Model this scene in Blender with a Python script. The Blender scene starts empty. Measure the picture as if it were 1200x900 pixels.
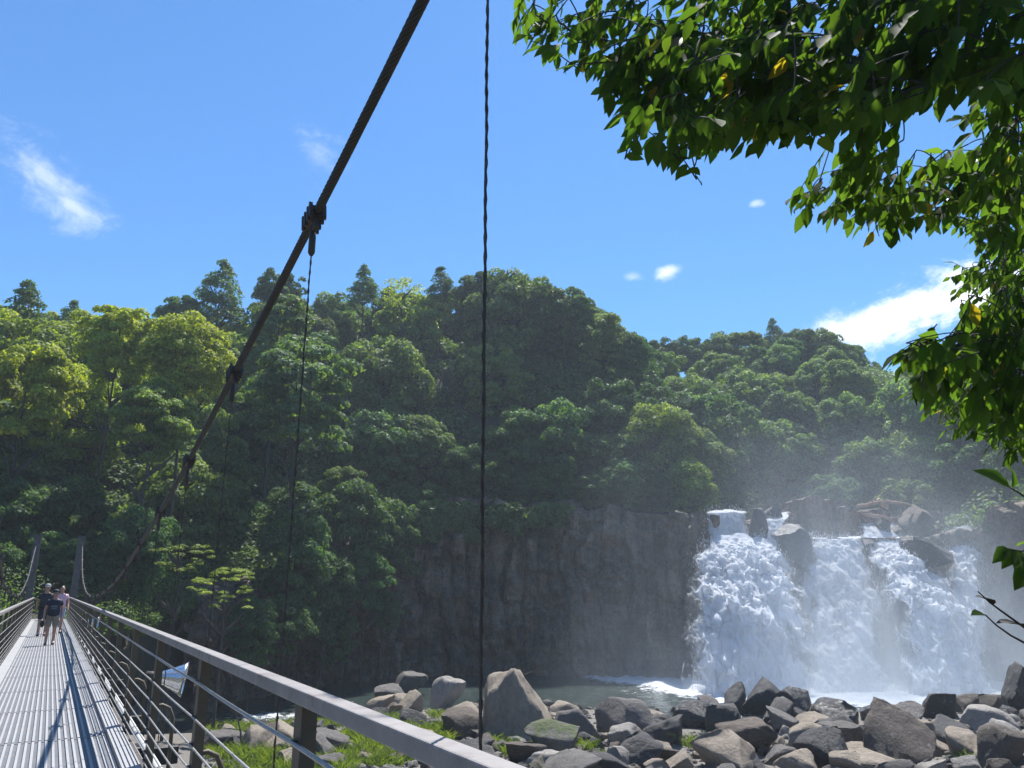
import bpy, bmesh, math, random
import numpy as np
from mathutils import Vector, Matrix
R = math.radians
rng = np.random.default_rng(7)
random.seed(7)
scene = bpy.context.scene
COL = scene.collection

# ------------------------------------------------------------------ camera numbers (eye at the origin, z up)
PITCH = R(15.0); FPX = 900.0
CP, SP = math.cos(PITCH), math.sin(PITCH)
def at(px, py, Y):
    """photo pixel (1200x900) at forward distance Y -> world point"""
    u = 450 - py; f = FPX*CP - u*SP; v = FPX*SP + u*CP
    k = Y/f
    return np.array([(px-600)*k, Y, v*k])
def on_plane(px, py, z):
    u = 450 - py; f = FPX*CP - u*SP; v = FPX*SP + u*CP
    return at(px, py, f*z/v)
def pix(p):
    x, y, z = p[..., 0], p[..., 1], p[..., 2]
    d = y*CP + z*SP; u = -y*SP + z*CP
    return 600 + FPX*x/d, 450 - FPX*u/d, d
WATER = -9.0

# ------------------------------------------------------------------ numpy noise
_perm = rng.permutation(4096).astype(np.int64)
def _h(i, j, k):
    return _perm[(_perm[(_perm[i & 4095] + j) & 4095] + k) & 4095]
def noise(p):
    """value noise in -1..1"""
    p = np.asarray(p, float); i = np.floor(p).astype(np.int64); f = p - i
    f = f*f*f*(f*(f*6-15)+10)
    out = 0
    for dx in (0, 1):
        wx = f[..., 0] if dx else 1-f[..., 0]
        for dy in (0, 1):
            wy = f[..., 1] if dy else 1-f[..., 1]
            for dz in (0, 1):
                wz = f[..., 2] if dz else 1-f[..., 2]
                out = out + wx*wy*wz*(_h(i[..., 0]+dx, i[..., 1]+dy, i[..., 2]+dz)/2047.5-1)
    return out
def fbm(p, o=4, gain=.5):
    p = np.asarray(p, float); a = 1; s = 0; t = 0
    for k in range(o):
        s = s + a*noise(p*2**k + 17.3*k); t += a; a *= gain
    return s/t
def sstep(a, b, x):
    t = np.clip((x-a)/(b-a), 0, 1); return t*t*(3-2*t)

# ------------------------------------------------------------------ mesh helpers
class MB:
    def __init__(s): s.v = []; s.f = []; s.n = 0; s.a = {}
    def add(s, v, f):
        v = np.asarray(v, float).reshape(-1, 3)
        s.v.append(v)
        for q in f: s.f.append(tuple(int(i)+s.n for i in q))
        s.n += len(v)
    def box(s, c, d, M=None):
        c = np.array(c, float); d = np.array(d, float)/2
        v = np.array([[x, y, z] for z in (-1, 1) for y in (-1, 1) for x in (-1, 1)], float)*d
        if M is not None: v = v @ np.array(M).T
        s.add(v+c, [(0, 2, 3, 1), (4, 5, 7, 6), (0, 1, 5, 4), (2, 6, 7, 3), (0, 4, 6, 2), (1, 3, 7, 5)])
    def tube(s, pts, r, n=8, cap=True):
        pts = np.asarray(pts, float); m = len(pts)
        r = np.broadcast_to(np.asarray(r, float), (m,))
        T = np.gradient(pts, axis=0); T /= np.linalg.norm(T, axis=1)[:, None]+1e-9
        ref = np.array([0, 0, 1.]) if abs(T[0][2]) < .9 else np.array([1., 0, 0])
        V = []
        A = np.cross(T[0], ref); A /= np.linalg.norm(A)
        for i in range(m):
            A = A - T[i]*A.dot(T[i]); A /= np.linalg.norm(A)+1e-9
            B = np.cross(T[i], A)
            a = np.linspace(0, 2*math.pi, n, endpoint=False)
            V.append(pts[i] + r[i]*(np.cos(a)[:, None]*A + np.sin(a)[:, None]*B))
        F = [(i*n+j, i*n+(j+1) % n, (i+1)*n+(j+1) % n, (i+1)*n+j) for i in range(m-1) for j in range(n)]
        if cap: F += [tuple(range(n))[::-1], tuple((m-1)*n+j for j in range(n))]
        s.add(np.concatenate(V), F)
    def lathe(s, prof, n=24, M=None, c=(0, 0, 0)):
        a = np.linspace(0, 2*math.pi, n, endpoint=False); V = []
        for r, z in prof: V.append(np.stack([r*np.cos(a), r*np.sin(a), np.full(n, z)], 1))
        V = np.concatenate(V)
        if M is not None: V = V @ np.array(M).T
        m = len(prof)
        s.add(V+np.array(c), [(i*n+j, i*n+(j+1) % n, (i+1)*n+(j+1) % n, (i+1)*n+j) for i in range(m-1) for j in range(n)])
    def mesh(s, name, mat, smooth=False):
        me = bpy.data.meshes.new(name)
        me.from_pydata(np.concatenate(s.v).tolist(), [], s.f)
        if smooth: me.shade_smooth()
        me.materials.append(mat); me.update()
        return me
    def build(s, name, mat, parent=None, smooth=False):
        return link(name, s.mesh(name, mat, smooth), parent)
def link(name, me, parent=None):
    o = bpy.data.objects.new(name, me); COL.objects.link(o)
    if parent is not None: o.parent = parent
    return o
def quads(name, V, Q, mat, smooth=True, attrs=None):
    """fast mesh from arrays (all faces same size)"""
    me = bpy.data.meshes.new(name); V = np.asarray(V, np.float32); Q = np.asarray(Q, np.int32)
    me.vertices.add(len(V)); me.vertices.foreach_set('co', V.ravel())
    k = Q.shape[1]
    me.loops.add(Q.size); me.loops.foreach_set('vertex_index', Q.ravel())
    me.polygons.add(len(Q)); me.polygons.foreach_set('loop_start', np.arange(0, Q.size, k, dtype=np.int32))
    if attrs:
        for nme, arr in attrs.items():
            me.attributes.new(nme, 'FLOAT', 'POINT').data.foreach_set('value', np.asarray(arr, np.float32))
    me.materials.append(mat); me.update(calc_edges=True); me.validate()
    if smooth: me.shade_smooth()
    return me
def grid_faces(nu, nv):
    i, j = np.meshgrid(np.arange(nu-1), np.arange(nv-1), indexing='ij')
    a = (i*nv+j).ravel()
    return np.stack([a, a+nv, a+nv+1, a+1], 1)
def empty(name, loc=(0, 0, 0), rz=0):
    o = bpy.data.objects.new(name, None); COL.objects.link(o)
    o.location = loc; o.rotation_euler = (0, 0, rz); o.empty_display_size = .1
    return o
def tag(o, label=None, cat=None, group=None, kind=None):
    if label: o['label'] = label
    if cat: o['category'] = cat
    if group: o['group'] = group
    if kind: o['kind'] = kind
    return o

# ------------------------------------------------------------------ materials
class NT:
    def __init__(s, name):
        s.m = bpy.data.materials.new(name); s.m.use_nodes = True
        s.t = s.m.node_tree; s.t.nodes.clear(); s.out = s.t.nodes.new('ShaderNodeOutputMaterial')
    def n(s, typ, ins=None, **kw):
        x = s.t.nodes.new('ShaderNode'+typ)
        for k, v in kw.items(): setattr(x, k, v)
        for k, v in (ins or {}).items():
            if hasattr(v, 'is_output'): s.t.links.new(v, x.inputs[k])
            else: x.inputs[k].default_value = v
        return x
    def math(s, op, a, b=0.0, clamp=False):
        return s.n('Math', {0: a, 1: b}, operation=op, use_clamp=clamp).outputs[0]
    def mix(s, f, a, b, blend='MIX'):
        x = s.n('Mix', data_type='RGBA', blend_type=blend)
        for k, v in ((0, f), (6, a), (7, b)):
            if hasattr(v, 'is_output'): s.t.links.new(v, x.inputs[k])
            else: x.inputs[k].default_value = v
        return x.outputs[2]
    def ramp(s, f, stops):
        x = s.n('ValToRGB', {0: f}); e = x.color_ramp.elements
        while len(e) < len(stops): e.new(.5)
        for q, (p, c) in zip(e, stops): q.position = p; q.color = c if len(c) == 4 else (*c, 1)
        return x.outputs[0]
    def noise(s, scale, det=5, rough=.6, vec=None, dist=0):
        ins = {'Scale': scale, 'Detail': det, 'Roughness': rough, 'Distortion': dist}
        if vec is not None: ins['Vector'] = vec
        return s.n('TexNoise', ins).outputs['Fac']
    def obj(s): return s.n('TexCoord').outputs['Object']
    def pos(s): return s.n('NewGeometry').outputs['Position']
    def scale(s, v, k): return s.n('Mapping', {'Vector': v, 'Scale': k}).outputs[0]
    def bump(s, h, strength=.5, dist=.1): return s.n('Bump', {'Height': h, 'Strength': strength, 'Distance': dist}).outputs[0]
    def done(s, sh): s.t.links.new(sh, s.out.inputs[0]); return s.m
G = lambda *c: (c[0], c[1], c[2], 1) if len(c) == 3 else (c[0], c[0], c[0], 1)

def metal_mat(name, col, var=.25, rough=.5, metallic=0., sc=6, rust=None, bump=.15):
    t = NT(name); v = t.obj()
    n1 = t.noise(sc, 6, .65, v); n2 = t.noise(sc*7, 4, .6, v)
    c = t.mix(n1, G(*[x*(1-var) for x in col]), G(*[min(1, x*(1+var)) for x in col]))
    if rust:
        m = t.ramp(t.noise(sc*1.7, 8, .7, v), [(.52, (0, 0, 0)), (.66, (1, 1, 1))])
        c = t.mix(t.math('MULTIPLY', m, .7), c, G(*rust))
    r = t.math('ADD', rough-.1, t.math('MULTIPLY', n2, .2))
    b = t.bump(n2, bump, .01)
    return t.done(t.n('BsdfPrincipled', {'Base Color': c, 'Roughness': r, 'Metallic': metallic, 'Normal': b}).outputs[0])

M_rail = metal_mat('rail_steel', (.285, .262, .245), .45, .5, .0, 5, (.17, .135, .115))
M_post = metal_mat('post_steel', (.12, .10, .07), .35, .6, .1, 9, (.14, .09, .06))
M_deck = metal_mat('deck_steel', (.15, .155, .165), .3, .5, .2, 3, (.22, .19, .17))
M_rib = metal_mat('deck_rib', (.36, .355, .35), .2, .5, .1, 4, (.40, .36, .32))
M_wire = metal_mat('wire_rope', (.42, .41, .39), .25, .42, .5, 12, (.20, .15, .11))
M_rope = metal_mat('main_rope', (.055, .052, .05), .3, .6, .1, 8, (.075, .06, .05), .3)
M_hang = metal_mat('hanger_rope', (.085, .07, .055), .4, .7, .0, 10, (.14, .10, .06), .3)
M_clamp = metal_mat('clamp_steel', (.085, .075, .065), .3, .6, .2, 14, (.15, .09, .06))
M_conc = metal_mat('concrete', (.085, .088, .085), .3, .85, 0, 3, (.2, .2, .17), .3)
M_chrome = metal_mat('reflector', (.80, .81, .82), .08, .26, 1., 6, None, .02)
M_pipe = metal_mat('conduit', (.6, .6, .57), .2, .5, 0, 5, (.35, .31, .26))

def leaf_mat(name, col, yel, trans=.35, gloss=.35, spec=.2, tk=2.3):
    """foliage: every leaf has its own tint, every tree its own colour (object colour)"""
    t = NT(name)
    tint = t.n('Attribute', attribute_name='tint').outputs['Fac']
    oi = t.n('ObjectInfo')
    c = t.mix(tint, G(*[x*.6 for x in col]), G(*[x*1.35 for x in col]))
    c = t.mix(t.math('POWER', tint, 7.), c, G(*yel))
    c = t.mix(1.0, c, oi.outputs['Color'], 'MULTIPLY')
    p = t.n('BsdfPrincipled', {'Base Color': c, 'Roughness': gloss, 'Specular IOR Level': spec})
    tc = t.mix(1.0, c, G(tk, tk*1.04, tk*.28), 'MULTIPLY')
    tr = t.n('BsdfTranslucent', {'Color': tc})
    return t.done(t.n('MixShader', {0: trans, 1: p.outputs[0], 2: tr.outputs[0]}).outputs[0])
M_leaf = leaf_mat('forest_leaf', (.12, .172, .07), (.25, .27, .09), .36, .6)
M_near = leaf_mat('near_leaf', (.042, .078, .018), (.12, .13, .022), .55, .65, .06, 3.5)
M_grass = leaf_mat('grass_blade', (.085, .115, .035), (.2, .19, .06), .4, .6, .15, 2.0)
M_yleaf = leaf_mat('yellow_leaf', (.30, .22, .03), (.40, .26, .04), .5, .4)
M_bark = metal_mat('bark', (.05, .042, .034), .45, .9, 0, 3, (.08, .08, .065), .6)

def rock_mat(name, moss=0.0):
    t = NT(name); v = t.obj(); oi = t.n('ObjectInfo')
    vv = t.n('VectorMath', {0: v, 1: oi.outputs['Location']}, operation='ADD').outputs[0]
    n1 = t.noise(1.1, 8, .65, vv); n2 = t.noise(7, 10, .78, vv); n3 = t.noise(.5, 3, .5, vv, .8)
    c = t.mix(n1, G(.45), G(1.5))
    c = t.mix(1.0, c, oi.outputs['Color'], 'MULTIPLY')
    c = t.mix(t.ramp(n2, [(.35, (.75,)*3), (.7, (0,)*3)]), c, t.mix(1., c, G(.45, .43, .42), 'MULTIPLY'))
    lich = t.ramp(t.noise(4, 6, .75, vv), [(.60, (0,)*3), (.70, (.6,)*3)])
    c = t.mix(lich, c, G(.38, .36, .33))
    if moss:
        nz = t.n('SeparateXYZ', {0: t.n('NewGeometry').outputs['Normal']}).outputs[2]
        mk = t.math('ADD', t.noise(2.2, 7, .7, vv), t.math('MULTIPLY', nz, .12))
        c = t.mix(t.ramp(mk, [(.5, (0,)*3), (.62, (moss,)*3)]), c, t.mix(n2, G(.03, .05, .012), G(.13, .16, .04)))
    h = t.math('ADD', t.math('MULTIPLY', n1, .8), t.math('MULTIPLY', n2, .35))
    rg = t.math('ADD', oi.outputs['Alpha'], t.math('MULTIPLY', n3, .25))
    return t.done(t.n('BsdfPrincipled', {'Base Color': c, 'Roughness': rg, 'Normal': t.bump(h, .9, .45)}).outputs[0])
M_rock = rock_mat('river_rock'); M_moss = rock_mat('mossy_rock', .9)

def cliff_mat():
    t = NT('cliff_rock'); v = t.pos()
    n1 = t.noise(.2, 10, .68, v); st = t.noise(1.0, 6, .6, t.scale(v, (1.1, 1.1, .16)), .4); n2 = t.noise(3.2, 8, .7, v)
    c = t.ramp(t.math('ADD', t.math('MULTIPLY', n1, .55), t.math('MULTIPLY', st, .45)),
               [(.36, (.03, .025, .02)), (.45, (.11, .085, .062)), (.53, (.24, .16, .105)), (.62, (.31, .255, .19))])
    mk = t.ramp(t.noise(.55, 8, .72, v), [(.52, (0,)*3), (.66, (.75,)*3)])
    c = t.mix(mk, c, G(.055, .075, .03))
    c = t.mix(t.ramp(n2, [(.36, (.8,)*3), (.55, (0,)*3)]), c, t.mix(1., c, G(.4), 'MULTIPLY'))
    h = t.math('ADD', n2, t.math('MULTIPLY', st, .8))
    return t.done(t.n('BsdfPrincipled', {'Base Color': c, 'Roughness': .62, 'Normal': t.bump(h, .8, .35)}).outputs[0])
M_cliff = cliff_mat()

def ground_mat():
    t = NT('ground'); v = t.pos(); z = t.n('SeparateXYZ', {0: v}).outputs[2]
    n1 = t.noise(.4, 8, .65, v); n2 = t.noise(6, 6, .7, v)
    bed = t.mix(n2, G(.06, .055, .05), G(.30, .27, .23))
    soil = t.mix(n1, G(.025, .025, .014), G(.06, .06, .03))
    c = t.mix(t.ramp(t.math('MULTIPLY', t.math('ADD', z, 9.6), .25), [(.3, (0,)*3), (.55, (1,)*3)]), bed, soil)
    return t.done(t.n('BsdfPrincipled', {'Base Color': c, 'Roughness': .9, 'Normal': t.bump(n2, .8, .2)}).outputs[0])
M_ground = ground_mat()

def water_mat():
    t = NT('river_water'); v = t.pos()
    foam = t.n('Attribute', attribute_name='foam').outputs['Fac']
    n1 = t.noise(1.2, 6, .65, t.scale(v, (1, 1.6, 1)), .6); n2 = t.noise(5.5, 6, .7, v)
    f = t.math('ADD', foam, t.math('MULTIPLY', t.math('SUBTRACT', n1, .5), 1.5))
    f = t.math('ADD', f, t.math('MULTIPLY', t.math('SUBTRACT', n2, .5), .5))
    f = t.ramp(f, [(.42, (0,)*3), (.62, (1,)*3)])
    h = t.math('ADD', n1, t.math('MULTIPLY', n2, .4))
    b = t.bump(h, .6, .25)
    w = t.n('BsdfPrincipled', {'Base Color': G(.035, .05, .045), 'Roughness': .08, 'IOR': 1.33, 'Normal': b})
    fo = t.n('BsdfPrincipled', {'Base Color': G(.86, .88, .9), 'Roughness': .6, 'Normal': t.bump(n2, .9, .3)})
    return t.done(t.n('MixShader', {0: f, 1: w.outputs[0], 2: fo.outputs[0]}).outputs[0])
M_water = water_mat()

def fall_mat(name, cover, vs):
    """falling water: white threads with gaps; cover 0..1 shifts how much is solid white"""
    t = NT(name); v = t.pos()
    cov = t.n('Attribute', attribute_name='cover').outputs['Fac']
    th = t.noise(3.0, 8, .7, t.scale(v, (1, 1, vs)), .25)
    cl = t.noise(.9, 7, .65, t.scale(v, (1, 1, .32)), .5)
    dr = t.noise(12, 4, .7, t.scale(v, (1, 1, .22)))
    a = t.math('ADD', t.math('MULTIPLY', th, .4), t.math('MULTIPLY', cl, .4))
    a = t.math('ADD', a, t.math('MULTIPLY', dr, .25))
    a = t.math('ADD', a, t.math('SUBTRACT', cov, 1.02-cover))
    al = t.ramp(a, [(.34, (0,)*3), (.72, (1,)*3)])
    c = t.mix(th, G(.90, .93, .96), G(.98, .98, .985))
    h = t.math('ADD', t.math('ADD', th, cl), t.math('MULTIPLY', dr, .5))
    b = t.bump(h, .4, .4)
    d = t.n('BsdfDiffuse', {'Color': c, 'Normal': b}); tr = t.n('BsdfTranslucent', {'Color': G(.95, .97, 1)})
    m = t.n('MixShader', {0: .5, 1: d.outputs[0], 2: tr.outputs[0]})
    return t.done(t.n('MixShader', {0: al, 1: t.n('BsdfTransparent').outputs[0], 2: m.outputs[0]}).outputs[0])
M_fall = fall_mat('fall_white', .84, .11); M_thin = fall_mat('fall_thin', .62, .08)
M_spray = (lambda t: t.done(t.n('MixShader', {0: .5, 1: t.n('BsdfDiffuse', {'Color': G(.93, .95, .97)}).outputs[0], 2: t.n('BsdfTranslucent', {'Color': G(.93, .95, .97)}).outputs[0]}).outputs[0]))(NT('spray_drops'))

def plain(name, col, rough=.7, var=.15, sc=25):
    return metal_mat(name, col, var, rough, 0, sc, None, .1)
M_skin = plain('skin', (.42, .24, .17), .5); M_black = plain('black_cloth', (.018, .02, .028)); M_navy = plain('navy_cloth', (.015, .022, .04))
M_khaki = plain('khaki_cloth', (.23, .20, .15)); M_pink = plain('pink_cloth', (.72, .45, .52)); M_blue = plain('pale_blue_cloth', (.25, .36, .68))
M_hair = plain('hair', (.02, .015, .012), .5); M_shoe = plain('shoe', (.05, .035, .03)); M_print = plain('print', (.22, .25, .27)); M_capw = plain('cap_grey', (.30, .30, .30))
M_log = metal_mat('driftwood', (.34, .20, .13), .35, .8, 0, 4, (.42, .36, .30), .4)

# ------------------------------------------------------------------ terrain
EDGE = np.array([  # far bank of the river: x, y, top height
    (-75, -40, -1.5), (-44, 8, -1.6), (-27.5, 40, -1.6), (-25.5, 50, -2), (-25, 62, -1), (-22, 76, 2), (-15, 86, 8), (-8, 89.5, 10.2), (5, 90, 9.6),
    (15, 88, 8.8), (20.5, 85.6, 8.3), (24, 85.3, 7.9), (28.5, 85.8, 7.4), (29.5, 86, 5.2), (46, 86, 5.3), (49.5, 83, 6.5), (51, 78, 9), (55, 66, 8), (60, 45, 6), (66, 15, 5), (80, -40, 5)], float)
def edge_info(x, y):
    """signed distance beyond the far bank, and the top height there"""
    best = np.full(x.shape, 1e9); T = np.zeros(x.shape); S = np.zeros(x.shape)
    for a, b in zip(EDGE[:-1], EDGE[1:]):
        d = b[:2]-a[:2]; L = d.dot(d)
        t = np.clip(((x-a[0])*d[0]+(y-a[1])*d[1])/L, 0, 1)
        qx = x-(a[0]+t*d[0]); qy = y-(a[1]+t*d[1]); dist = np.hypot(qx, qy)
        side = d[0]*(y-a[1])-d[1]*(x-a[0])
        m = dist < best-1e-9
        best = np.where(m, dist, best); T = np.where(m, a[2]+t*(b[2]-a[2]), T); S = np.where(m, np.sign(side), S)
    return best*S, T
HILLS = [(-12, 130, 62, 50, 36), (-62, 114, 52, 60, 28), (64, 176, 58, 78, 46), (96, 92, 44, 46, 30), (-95, 60, 50, 60, 22), (20, 225, 150, 80, 30), (26, 152, 60, 46, 36)]
def hills(x, y):
    r = np.zeros(np.shape(x))
    for cx, cy, rx, ry, p in HILLS:
        q = ((x-cx)/rx)**2+((y-cy)/ry)**2
        r = np.maximum(r, p*np.clip(1-q, 0, 1)**.85)
    return r
def height(x, y):
    x = np.asarray(x, float); y = np.asarray(y, float)
    d, T = edge_info(x, y)
    p = np.stack([x*.06, y*.06, 0*x], -1)
    hl = hills(x, y)
    beyond = T + np.maximum(hl-T, 0)*sstep(1.5, 26, d) + 1.2*fbm(p*2, 3)*sstep(2, 12, d) + .22*np.clip(d-1.5, 0, 12)*(x < 15)
    # the bed: pool by the falls, a bar of boulders this side of it, a stream on the left
    pool = sstep(63, 67, y+.06*x+1.5*fbm(p*3, 2)) ; left = sstep(-11, -17, x+.25*(y-60)*.3)*sstep(52, 58, y)
    bed = -8.75 - 1.0*np.maximum(pool, left) + .25*fbm(p*5, 3)
    bed -= .7*np.exp(-((x-14.5)/4.)**2-((y-60)/6)**2)
    bed += .5*np.exp(-((x+6)/9)**2-((y-47)/9)**2)
    near = sstep(17, 6, y-.05*np.abs(x))
    bed = bed*(1-near) + (-2.1)*near
    shade_hill = 26*sstep(-7, -48, y+2*fbm(p*2, 2))  # unseen rise added behind the viewer to block sky light
    bed = bed+shade_hill
    k = sstep(.3, 1.7, d)
    return np.where(d > 0, bed*(1-k)+beyond*k, bed)
def h1(x, y): return float(height(np.array([x]), np.array([y]))[0])

def build_ground():
    xs = np.concatenate([np.arange(-230, -80, 5), np.arange(-80, 80, 1.25), np.arange(80, 261, 5)])
    ys = np.concatenate([np.arange(-70, 30, 2.5), np.arange(30, 110, 1.0), np.arange(110, 340, 3.5)])
    X, Y = np.meshgrid(xs, ys, indexing='ij'); Z = height(X, Y)
    V = np.stack([X, Y, Z], -1).reshape(-1, 3)
    tag(link('ground', quads('ground', V, grid_faces(len(xs), len(ys)), M_ground)), kind='structure')
build_ground()

def build_water():
    xs = np.arange(-40, 62, .45); ys = np.arange(14, 92, .45)
    X, Y = np.meshgrid(xs, ys, indexing='ij')
    p = np.stack([X, Y, 0*X], -1)
    fo = sstep(63, 69, Y+2.0*fbm(p*.22, 3))*sstep(11, 19, X+.5*(Y-72))*.95
    fo = np.maximum(fo, .34*sstep(66, 74, Y)*sstep(4, 14, X))
    fo = np.maximum(fo, .55*np.exp(-((X+17.5)/5)**2-((Y-61)/3.)**2))
    fo = np.maximum(fo, .40*np.exp(-((X-18)/9)**2-((Y-62)/4)**2))
    ch = sstep(0, .8, fo)
    Z = WATER + .05*fbm(p*.9, 3) + ch*.35*np.abs(fbm(p*.8+5, 4)) + .9*ch*np.exp(-((Y-78)/2.2)**2)*(.5+.8*fbm(p*.5, 3))
    V = np.stack([X, Y, Z], -1).reshape(-1, 3)
    tag(link('water', quads('water', V, grid_faces(len(xs), len(ys)), M_water, attrs={'foam': fo.ravel()})), kind='structure')
build_water()

def cliff(name, pts, zb, nu, nv, amp=.9, seed=0, lean=.8):
    """a wall of jointed rock along pts (x, y, top)"""
    pts = np.array(pts, float); L = np.concatenate([[0], np.cumsum(np.hypot(*np.diff(pts[:, :2], axis=0).T))])
    u = np.linspace(0, L[-1], nu); v = np.linspace(0, 1, nv)
    x = np.interp(u, L, pts[:, 0]); y = np.interp(u, L, pts[:, 1]); T = np.interp(u, L, pts[:, 2])
    tx = np.gradient(x); ty = np.gradient(y); n = np.hypot(tx, ty); nx, ny = ty/n, -tx/n      # towards the river
    U, Vv = np.meshgrid(u, v, indexing='ij'); Z = zb+(T[:, None]-zb)*Vv
    w = U + 2.6*fbm(np.stack([U*.16, Z*.10, 0*U+seed], -1), 4)                                        # wavering joints
    cell = np.floor(w/1.9); zc = np.floor((Z+3*_perm[(cell.astype(int)+seed) & 4095]/4096)/(2.2+2.5*_perm[(cell.astype(int)*7+seed) & 4095]/4096))
    off = (_perm[(cell.astype(int)*13+zc.astype(int)*57+seed*31) & 4095]/2047.5-1)
    cw = (w/1.9-cell); joint = np.exp(-(np.minimum(cw, 1-cw)/.075)**2)
    P = np.stack([U, Z, 0*U+seed*3.1], -1)
    D = amp*(0.75*off + 1.6*fbm(P*.16, 4) + .9*fbm(P*.8, 6, .6) - .7*joint) + lean*(1-Vv) + .5
    X = x[:, None]+nx[:, None]*D; Yy = y[:, None]+ny[:, None]*D
    Z = Z + .25*fbm(P*.7+9, 3) + sstep(.7, 1, Vv)*1.3*fbm(np.stack([U*.35, 0*U, 0*U+seed], -1), 4)
    V = np.stack([X, Yy, Z], -1)
    # a flat shelf going back from the lip
    back = V[:, -1:, :].copy(); back[:, :, 0] -= nx[:, None]*4; back[:, :, 1] -= ny[:, None]*4; back[:, :, 2] += .1
    V = np.concatenate([V, back], 1)
    return tag(link(name, quads(name, V.reshape(-1, 3), grid_faces(nu, nv+1), M_cliff, smooth=False)), kind='structure')
cliff('cliff', [tuple(e) for e in EDGE[4:13]], -9.8, 360, 130, 1.35, 3)
cliff('falls_cliff', [tuple(e) for e in EDGE[12:19]], -9.8, 300, 90, .8, 11, .5)
cliff('upper_ledge', [(29.5, 94, 9.3), (33, 92.5, 9.7), (38, 92, 10.0), (41.5, 92.3, 9.2), (45, 92.8, 8.4), (50, 90, 8.5)], 4.0, 130, 40, .6, 23, .2)

# ------------------------------------------------------------------ rocks
ico = bmesh.new(); bmesh.ops.create_icosphere(ico, subdivisions=4, radius=1)
ICO_V = np.array([v.co[:] for v in ico.verts]); ICO_F = np.array([[v.index for v in f.verts] for f in ico.faces]); ico.free()
ico = bmesh.new(); bmesh.ops.create_icosphere(ico, subdivisions=2, radius=1)
ICO2_V = np.array([v.co[:] for v in ico.verts]); ICO2_F = np.array([[v.index for v in f.verts] for f in ico.faces]); ico.free()
def rock_shape(seed, planes=(), ncut=13, V=ICO_V):
    r = np.random.default_rng(seed); P = V.copy()
    cuts = [(np.array(q[:3], float), q[3]) for q in planes] or [(r.normal(size=3), r.uniform(.30, .56)) for k in range(ncut)]
    for n, d in cuts:
        n = n/np.linalg.norm(n); P = P - .9*np.clip(P@n-d, 0, None)[:, None]*n
    o = r.uniform(0, 50)
    P = P*(1+.07*fbm(P*1.3+o, 3)[:, None]) + .055*noise(P*4+o)[:, None]*P + .04*noise(P*9+o)[:, None]*P
    P -= (P.max(0)+P.min(0))/2
    return P/((P.max(0)-P.min(0))/2)
ROCKS = [quads('boulder', rock_shape(40+i, ncut=(12, 16, 13, 18, 11, 15, 14)[i % 7]), ICO_F, M_rock, smooth=False) for i in range(14)]
ROCKM = [quads('mossy_boulder', rock_shape(140+i), ICO_F, M_moss, smooth=False) for i in range(2)]
HUGE = quads('boulder', rock_shape(77, [(-.35, -.95, .15, .5), (.4, -.85, .25, .55), (-.95, -.1, .15, .7), (.7, -.15, .7, .55), (.55, .3, .78, .6), (-.1, .2, 1, .72), (-.55, -.25, .8, .74), (0, 1, .2, .6), (.95, 0, -.1, .85), (0, 0, -1, .7)]), ICO_F, M_rock, smooth=False)
TAN = (.36, .30, .23, .72); GREY = (.175, .16, .145, .7); DARK = (.05, .048, .047, .5); BROWN = (.125, .098, .075, .65); WET = (.055, .052, .05, .18); PALE = (.38, .35, .31, .7)
placed = []
def put_rock(name, loc, half, col, mesh, rot=(0, 0, 0), **tg):
    o = link(name, mesh); o.location = loc; o.scale = half; o.rotation_euler = rot; o.color = col
    tag(o, **tg); placed.append((loc[0], loc[1], max(half[0], half[1])))
    return o
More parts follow.
